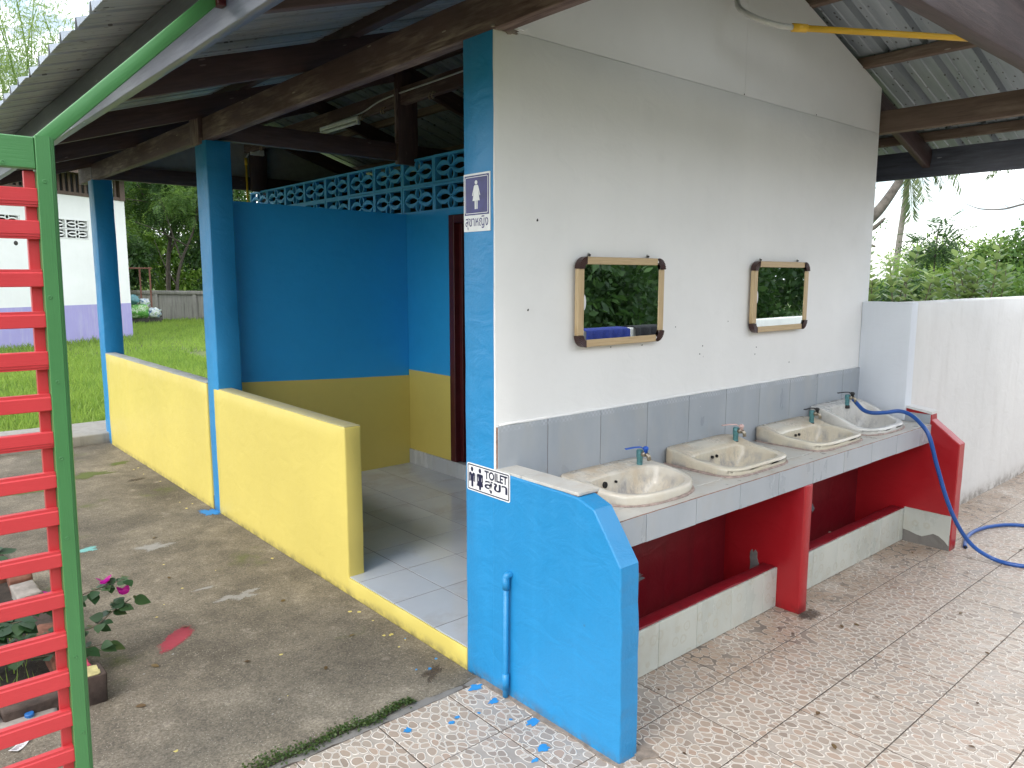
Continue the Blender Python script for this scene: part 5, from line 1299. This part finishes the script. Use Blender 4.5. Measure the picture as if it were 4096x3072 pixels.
# ------------------------------------------------------------ foliage tools
def crown_pts(blobs):
    Ps, Os = [], []
    for (cx_, cy_, cz_, rx, ry, rz_, n) in blobs:
        u = runit(n); r_ = rng.random(n)**.38
        f = 1+.25*np.sin(u[:, 0]*5+cx_)*np.cos(u[:, 1]*4+cy_)
        Ps.append(np.array([cx_, cy_, cz_])+u*np.array([rx, ry, rz_])*(r_*f)[:, None]); Os.append(u)
    return np.concatenate(Ps), np.concatenate(Os)
def crown(name, blobs, L0, L1, wr, mat, parent, droop=.3):
    P, O = crown_pts(blobs); n = len(P)
    D = O*.7+runit(n)*.8; D[:, 2] -= droop; D /= np.linalg.norm(D, axis=1, keepdims=True)
    N_ = runit(n)*.7+O*.4; N_[:, 2] += .6; N_ /= np.linalg.norm(N_, axis=1, keepdims=True)
    Ln = rng.uniform(L0, L1, n); return quad_obj(name, quads(P, D, N_, Ln, Ln*wr, .12), mat, parent)
def fronds(name, blobs, FL, pairs, LL, wr, mat, parent, droop=.35):
    """feathery compound leaves: leaflets in two rows along a stalk"""
    P, O = crown_pts(blobs); n = len(P)
    D = O*.8+runit(n)*.7; D[:, 2] -= droop*.5; D /= np.linalg.norm(D, axis=1, keepdims=True)
    up = runit(n)*.4; up[:, 2] += 1; S = np.cross(up, D); S /= np.linalg.norm(S, axis=1, keepdims=True); N_ = np.cross(D, S)
    fl = FL*rng.uniform(.7, 1.2, n); out = []
    for k in range(pairs):
        t = (k+.5)/pairs
        for s in (-1, 1):
            c = P+D*(fl*t)[:, None]-N_*(fl*droop*t*t)[:, None]
            d = S*s*.85+D*.5-N_*.12; d /= np.linalg.norm(d, axis=1, keepdims=True)
            Ln = LL*rng.uniform(.8, 1.15, n)*(1-.5*abs(t-.45)); out.append(quads(c, d, N_, Ln, Ln*wr, .05))
    return quad_obj(name, np.concatenate(out), mat, parent)
def tree(name, lab, base, trunk, limbs, blobs, mat, bark=M_bark, r=.12, kind='crown', group=None, **kw):
    T = thing(name, lab, 'tree' if 'tree' in name or 'palm' in name else 'bush', base, group)
    if trunk:
        sp = spline(trunk, 6); MB().tube(sp, [r*(1-.65*i/len(sp)) for i in range(len(sp))], 9).build('trunk', bark, T, True)
        for l in limbs:
            sp = spline(l, 5); MB().tube(sp, [r*.45*(1-.75*i/len(sp)) for i in range(len(sp))], 6).build('branch', bark, T, True)
    if kind == 'crown': crown('crown', blobs, kw.get('L0', .1), kw.get('L1', .18), kw.get('wr', .5), mat, T, kw.get('droop', .3))
    else: fronds('crown', blobs, kw.get('FL', .5), kw.get('pairs', 8), kw.get('LL', .1), kw.get('wr', .35), mat, T, kw.get('droop', .35))
    return T
def blobcloud(c, R_, k, r0, r1, n, seed):
    rr = np.random.default_rng(seed); out = []
    for _ in range(k):
        u = rr.normal(size=3); u /= np.linalg.norm(u); f = rr.random()**.45
        rd = rr.uniform(r0, r1); out.append((c[0]+u[0]*R_[0]*f, c[1]+u[1]*R_[1]*f, c[2]+u[2]*R_[2]*f, rd, rd, rd*.75, int(n*rr.uniform(.6, 1.3))))
    return out
# ---- left: trees behind the fence wall, seen between the pillars
GL = 'trees behind the far fence wall'
tree('feathery_tree', 'feathery dark green tree rising behind the fence wall between the pillars', (8.2, 31, 0), [(8.2, 31, 0), (8.3, 31, 2.4), (8.8, 31.2, 4.5), (9.0, 31, 6.5)], [[(8.3, 31, 2.4), (9.2, 30.8, 4.2), (10.2, 30.6, 5.2)], [(8.4, 31, 3.0), (7.5, 30.8, 4.6), (7.0, 30.6, 5.6)], [(8.6, 31.1, 3.8), (7.6, 30.4, 4.4), (6.6, 30, 4.5)]],
     blobcloud((9.3, 30.6, 5.3), (2.5, 1.6, 1.9), 30, .5, 1.0, 46, 1), M_leafdk, M_barkdk, .10, 'fronds', GL, FL=.75, pairs=9, LL=.17, wr=.34)
tree('feathery_tree', 'feathery tree with pale leaves left of the slender trunk behind the fence', (7.2, 33, 0), [(7.2, 33, 0), (7.0, 33, 3), (6.6, 33, 6.5)], [[(7.1, 33, 2.5), (6.3, 32.5, 4.2), (5.6, 32, 5.5)]], blobcloud((6.5, 32.5, 5.2), (2.2, 1.6, 2.4), 26, .5, 1.0, 46, 2), M_leafmd, M_barkdk, .09, 'fronds', GL, FL=.7, pairs=8, LL=.17, wr=.34)
tree('broadleaf_tree', 'dense dark tree with broad leaves at the right behind the fence', (9.6, 28.5, 0), [(9.6, 28.5, 0), (9.5, 28.4, 2.2), (9.3, 28.3, 4.6)], [[(9.5, 28.4, 2), (8.9, 28, 3.2)]], blobcloud((9.4, 28.2, 3.4), (1.2, 1.1, 2.4), 26, .4, .7, 420, 3), M_leafdk, M_barkdk, .10, 'crown', GL, L0=.10, L1=.2, wr=.55)
tree('broadleaf_tree', 'low dark leafy tree behind the rusty frame', (6.0, 29.5, 0), [(6.0, 29.5, 0), (6.0, 29.4, 2.0), (5.8, 29.3, 3.4)], [], blobcloud((5.7, 29.2, 2.2), (1.2, 1.0, 1.4), 22, .4, .7, 330, 4), M_leafdk, M_barkdk, .08, 'crown', GL, L0=.14, L1=.32, wr=.30)
tree('light_thicket_tree', 'sunlit pale green thicket far behind the fence wall', (12, 42, 0), [(12, 42, 0), (12, 42, 4)], [], blobcloud((11.5, 41.5, 3.6), (5, 2, 4.4), 60, .8, 1.5, 620, 5), M_leaflt, M_bark, .12, 'crown', GL, L0=.18, L1=.36, wr=.4)
tree('light_thicket_tree', 'tall pale tree crown filling the gap under the eave', (9, 46, 0), [(9, 46, 0), (9, 46, 6)], [], blobcloud((9, 45.5, 7.2), (6, 2, 3.6), 56, .9, 1.6, 560, 6), M_leaflt, M_bark, .14, 'crown', GL, L0=.2, L1=.4, wr=.4)
tree('slender_tree', 'thin bare forked trunk standing just behind the fence wall', (7.75, 27.6, 0), [(7.55, 27.9, 0), (7.62, 27.85, 1.4), (7.85, 27.8, 2.3), (8.3, 27.7, 3.4), (8.5, 27.6, 4.6)], [[(7.8, 27.8, 2.1), (7.5, 27.8, 3.2), (7.2, 27.9, 4.4)], [(7.6, 27.85, 1.2), (7.2, 27.9, 2.0), (6.9, 27.9, 2.9)], [(8.0, 27.75, 2.7), (7.0, 27.6, 3.2), (6.2, 27.6, 3.5)]], blobcloud((8.0, 27.6, 4.6), (1.4, .8, .8), 12, .35, .6, 26, 7), M_leafmd, M_barkdk, .07, 'fronds', GL, FL=.5, pairs=7, LL=.12, wr=.34)
tree('broadleaf_tree', 'tall dense tree seen above the blue partition under the roof', (12.3, 33, 0), [(12.3, 33, 0), (12.2, 33, 3), (12.0, 33, 6)], [], blobcloud((12.2, 33, 5.6), (2.0, 1.5, 3.2), 40, .6, 1.0, 330, 9), M_leafmd, M_barkdk, .14, 'crown', GL, L0=.15, L1=.3, wr=.5)
# ---- bamboo at the upper left
def bamboo(name, lab, x, y, seeds, nleaf, h):
    T = thing(name, lab, 'bamboo', (x, y, 0), 'bamboo behind the white house'); rr = np.random.default_rng(seeds); allV = []
    for k in range(11):
        bx_, by_ = x+rr.normal(0, .6), y+rr.normal(0, .5); a = rr.uniform(0, 6.28); l = rr.uniform(.8, 2.6); hh = h*rr.uniform(.75, 1.1)
        sp = spline([(bx_, by_, 0), (bx_+.1*l*math.cos(a), by_+.1*l*math.sin(a), hh*.5), (bx_+.45*l*math.cos(a), by_+.45*l*math.sin(a), hh*.85), (bx_+l*math.cos(a), by_+l*math.sin(a), hh)], 8)
        MB().tube(sp, [.035*(1-.85*i/len(sp)) for i in range(len(sp))], 6).build('culm', M_leaflt, T, True)
        pts = np.array([tuple(p) for p in sp[6:]]); n = nleaf
        P = pts[rr.integers(0, len(pts), n)]+rr.normal(0, 1, (n, 3))*np.array([.42, .42, .34])
        D = rr.normal(0, .7, (n, 3)); D[:, 2] -= .75; D /= np.linalg.norm(D, axis=1, keepdims=True); N_ = rr.normal(size=(n, 3)); N_ /= np.linalg.norm(N_, axis=1, keepdims=True)
        Ln = rr.uniform(.12, .26, n); allV.append(quads(P, D, N_, Ln, Ln*.16, .1))
    quad_obj('foliage', np.concatenate(allV), M_bamboo, T)
bamboo('bamboo_clump', 'airy bamboo clump against the sky at the top left corner', 2.2, 24.5, 3, 900, 10.0)
bamboo('bamboo_clump', 'bamboo clump drooping beside the roof edge, right of the other clump', 3.9, 26.0, 8, 700, 10.4)
bamboo('bamboo_clump', 'lower bamboo clump behind the eave of the white house', .9, 25.0, 12, 900, 8.2)

# ---- right: beyond the yard wall
GR = 'bushes beyond the yard wall'
LGg = LG.copy()
def shrub(name, lab, stems_, nl, seed, mat):
    T = thing(name, lab, 'shrub', stems_[0][0], 'broad leaved shrubs behind the yard wall'); random.seed(seed); cnt = 0; extra = []
    for s in stems_:
        sp = spline(s, 8); MB().tube(sp, [.011*(1-.75*i/len(sp)) for i in range(len(sp))], 6).build('stem', M_twig, T, True)
        for i, p in enumerate(sp[3:]):
            tdir = (sp[min(i+4, len(sp)-1)]-sp[i+2]).normalized()
            for q in range(nl):
                a = i*1.57+q*math.pi*2/nl+random.uniform(-.5, .5); sd_ = Vector((math.cos(a), math.sin(a), 0)); d = (tdir*.55+sd_*.95+Vector((0, 0, random.uniform(-.1, .3)))).normalized()
                add('leaf', LGg, mat, T, leafM(p+sd_*.01, d, Vector((0, 0, 1))+sd_*-.25, random.uniform(.075, .13), 1.0)); cnt += 1
    return T
def gst(b, tips):
    return [[b, tuple(Vector(b).lerp(Vector(t), .5)+Vector((random.uniform(-.08, .08), random.uniform(-.08, .08), .04))), t] for t in tips]
random.seed(31)
shrub('leafy_shrub', 'broad leaved shrub behind the yard wall beside the white gable', gst((6.0, 1.15, .6), [(5.75, 1.62, 1.98), (5.95, 1.40, 1.82), (6.05, 1.20, 1.72), (6.15, .98, 1.80), (5.9, 1.3, 1.55), (6.2, .85, 1.55), (5.7, 1.5, 1.62), (6.05, 1.45, 1.7), (6.1, 1.05, 1.62)]), 4, 3, M_guava)
shrub('leafy_shrub', 'broad leaved shrub with a tall shoot behind the middle of the yard wall', gst((6.35, .50, .6), [(6.40, .36, 1.86), (6.32, .62, 1.70), (6.30, .72, 1.62), (6.42, .30, 1.62), (6.28, .82, 1.50), (6.4, .42, 1.45), (6.35, .55, 1.52), (6.38, .48, 1.68), (6.33, .7, 1.75)]), 4, 4, M_guava)
shrub('leafy_shrub', 'lower shrub filling the gap between the two taller shrubs', gst((6.5, .85, .6), [(6.45, .95, 1.55), (6.5, .75, 1.5), (6.55, 1.05, 1.6), (6.5, .62, 1.45), (6.4, 1.2, 1.5)]), 4, 5, M_guava)
tree('thicket_bush', 'bright green thicket behind the shrubs, left of the compound tree', (17, 5.6, 0), None, [], blobcloud((16.6, 5.2, 1.2), (1.2, 1.5, 1.1), 26, .35, .65, 420, 11), M_leaflt, group=GR, L0=.07, L1=.14, wr=.35)
tree('thicket_bush', 'bright green thicket right of the compound tree', (17, 4.2, 0), None, [], blobcloud((17, 4.2, 1.25), (1.2, 1.0, 1.05), 26, .35, .65, 420, 12), M_leaflt, group=GR, L0=.07, L1=.14, wr=.35)
tree('thicket_bush', 'dark green rounded bush under the sky at the right edge', (17.5, 3.1, 0), None, [], blobcloud((17.5, 2.9, 1.35), (1.2, 1.2, 1.25), 30, .4, .7, 460, 13), M_leafmd, group=GR, L0=.09, L1=.17, wr=.45)
tree('thicket_bush', 'dark climbing foliage mass behind the right shrub', (11, 1.7, 0), None, [], blobcloud((11, 1.6, .95), (1.0, 1.1, .75), 26, .3, .5, 460, 14), M_leafmd, group=GR, L0=.06, L1=.11, wr=.55)
tree('thicket_bush', 'shaded undergrowth behind the shrubs in the middle', (12, 3.2, 0), None, [], blobcloud((12, 3.1, .8), (1.1, 1.5, .75), 26, .3, .5, 420, 15), M_leafdk, group=GR, L0=.06, L1=.11, wr=.4)
tree('compound_leaf_tree', 'slender young tree with dark compound leaves rising above the thicket', (13.27, 3.47, 0), [(13.27, 3.47, 0), (13.27, 3.47, 1.6), (13.27, 3.45, 2.3), (13.28, 3.43, 2.5)], [[(13.27, 3.46, 1.9), (13.2, 3.7, 2.2)], [(13.27, 3.46, 2.0), (13.3, 3.2, 2.3)]], [(13.25, 3.5, 2.22, .35, .42, .26, 60), (13.2, 3.68, 2.05, .25, .3, .2, 26), (13.27, 3.42, 2.5, .15, .18, .12, 14), (13.3, 3.3, 2.12, .2, .22, .2, 20)], M_leafdk, M_bark, .022, 'fronds', GR, FL=.30, pairs=7, LL=.10, wr=.40)
tree('far_tree', 'hazy line of far trees closing the view over the yard wall', (40, 10, 0), None, [], blobcloud((38, 10, 1.4), (2, 8, .9), 30, .6, 1.0, 220, 16), M_leaflt, L0=.12, L1=.25, wr=.4)
# palms
def palm(name, lab, base, top, r, frs, seed):
    T = thing(name, lab, 'palm', base); rr = np.random.default_rng(seed)
    b, t = Vector(base), Vector(top); sp = spline([b, b.lerp(t, .4)+Vector((.06, .05, 0)), b.lerp(t, .8)+Vector((.03, -.04, 0)), t], 12)
    MB().tube(sp, [r*(1.15-.3*i/len(sp))*(1+.04*(i % 2)) for i in range(len(sp))], 10).build('trunk', M_palmb, T, True)
    for (tip, sag) in frs:
        tip = Vector(tip); mid = t.lerp(tip, .55)+Vector((0, 0, sag)); rp = spline([t, mid, tip], 16)
        fo = MB().tube(rp, [.03*(1-.85*i/len(rp)) for i in range(len(rp))], 6).build('frond_stalk', M_palm, T, True)
        A = np.array([tuple(p) for p in rp]); out = []
        n = len(A)
        for k in range(2, n):
            td = A[k]-A[k-1]; td /= np.linalg.norm(td)
            for s in (-1, 1):
                for q in range(2):
                    side = np.cross(td, (0, 0, 1.)); side /= np.linalg.norm(side)+1e-6
                    d = side*s*.7+td*.55+np.array([0, 0, -.55])+rr.normal(0, .12, 3); d /= np.linalg.norm(d)
                    out.append((A[k]-td*.03*q, d, np.cross(d, td), rr.uniform(.45, .75)*(1-.5*abs(k/n-.5))))
        P = np.array([o[0] for o in out]); D = np.array([o[1] for o in out]); N_ = np.array([o[2] for o in out]); N_ /= np.linalg.norm(N_, axis=1, keepdims=True)+1e-9; Ln = np.array([o[3] for o in out])
        quad_obj('leaflets', quads(P, D, N_, Ln, np.full(len(P), .035), .15), M_palm, fo)
palm('coconut_palm', 'coconut palm with thin straight trunk beyond the yard wall', (25.95, 9.45, 0), (26.05, 9.3, 5.6), .095,
     [((25.6, 7.4, 4.45), .5), ((25.2, 8.3, 4.15), .4), ((26.4, 11.0, 4.6), .5), ((27.3, 8.6, 4.8), .5), ((25.7, 8.9, 3.6), .12)], 4)
palm('coconut_palm', 'coconut palm whose fronds hang below the eave right of the trunk', (23.7, 3.6, 0), (23.5, 3.9, 5.3), .12,
     [((21.6, 6.2, 4.45), .5), ((22.0, 5.5, 4.35), .45), ((22.4, 6.9, 4.7), .5), ((24.6, 5.9, 4.9), .4), ((21.3, 4.9, 4.5), .4)], 6)
LT = tree('leaning_tree', 'thick grey leaning trunk with small leaves at the edge of the white gable', (10.6, 5.0, 0), [(10.75, 4.7, 0), (10.9, 4.25, 1.5), (11.0, 3.78, 2.35), (11.08, 3.53, 2.68), (11.17, 3.32, 3.07), (11.2, 3.2, 3.4)], [[(11.0, 3.78, 2.35), (11.0, 3.6, 2.35), (11.0, 3.42, 2.5)], [(10.95, 3.9, 2.2), (11.0, 3.7, 2.1), (11.0, 3.55, 2.05)]],
     [(11.0, 3.5, 2.42, .12, .22, .1, 40), (11.0, 3.62, 2.22, .1, .18, .08, 30), (11.1, 3.3, 3.6, .8, .9, .4, 400)], M_leafmd, M_bark, .13, 'crown', None, L0=.03, L1=.06, wr=.5)
BBt = thing('bare_tree', 'thin bare branch reaching in from the right over the yard wall', 'tree', (8.6, -.6, 0))
for pts, r in (([(8.7, -.6, 0), (8.6, -.4, 1.4), (8.3, 0, 2.25), (7.95, .55, 2.33), (7.894, .63, 2.33), (7.842, .8, 2.288), (7.78, 1.0, 2.30), (7.73, 1.155, 2.37)], .022), ([(7.93, .58, 2.335), (7.88, .69, 2.42), (7.856, .75, 2.515)], .006), ([(7.9, .5, 2.40), (7.89, .63, 2.43), (7.87, .67, 2.45)], .006), ([(7.86, .75, 2.30), (7.84, .80, 2.34)], .004)):
    sp = spline(pts, 8); MB().tube(sp, [max(.0025, r*(1-.9*i/len(sp))) for i in range(len(sp))], 6).build('branch', M_bark, BBt, True)
# ---- greenery behind the rear wall, seen in the mirrors, plus an unseen shading hedge
tree('climber_thicket', 'dark thicket behind the rear wall, seen in the nearer mirror', (5, -4.6, 0), None, [], blobcloud((4.9, -4.5, 1.7), (2.8, .7, 1.3), 40, .4, .65, 330, 21), M_leafdk, group='thickets reflected in the mirrors', L0=.07, L1=.15, wr=.6)
tree('climber_thicket', 'dark thicket behind the rear wall, seen in the farther mirror', (9.5, -5.2, 0), None, [], blobcloud((9.2, -5.0, 1.8), (3.0, .8, 1.5), 46, .45, .7, 330, 22), M_leafdk, group='thickets reflected in the mirrors', L0=.08, L1=.16, wr=.7)
tree('shading_hedge_tree', 'unseen tall dark hedge added behind the viewer to block low light, left part', (-1, -8, 0), None, [], blobcloud((-1, -8, 2.2), (5.5, .8, 2.2), 46, .9, 1.5, 200, 24), M_leafdk, group='unseen hedge added behind the viewer for shade', L0=.2, L1=.4, wr=.6)  # added out of view to cut low light reaching under the counter
tree('climber_thicket', 'dark hedge mass standing further back behind both reflected thickets', (9, -8.2, 0), None, [], blobcloud((10.5, -8.2, 2.0), (8, .8, 1.8), 60, .9, 1.4, 330, 23), M_leafdk, group='thickets reflected in the mirrors', L0=.12, L1=.25, wr=.6)
print('objects', len(bpy.data.objects), 'tris', sum(len(o.data.loops)-2*len(o.data.polygons) for o in bpy.data.objects if o.type == 'MESH'))
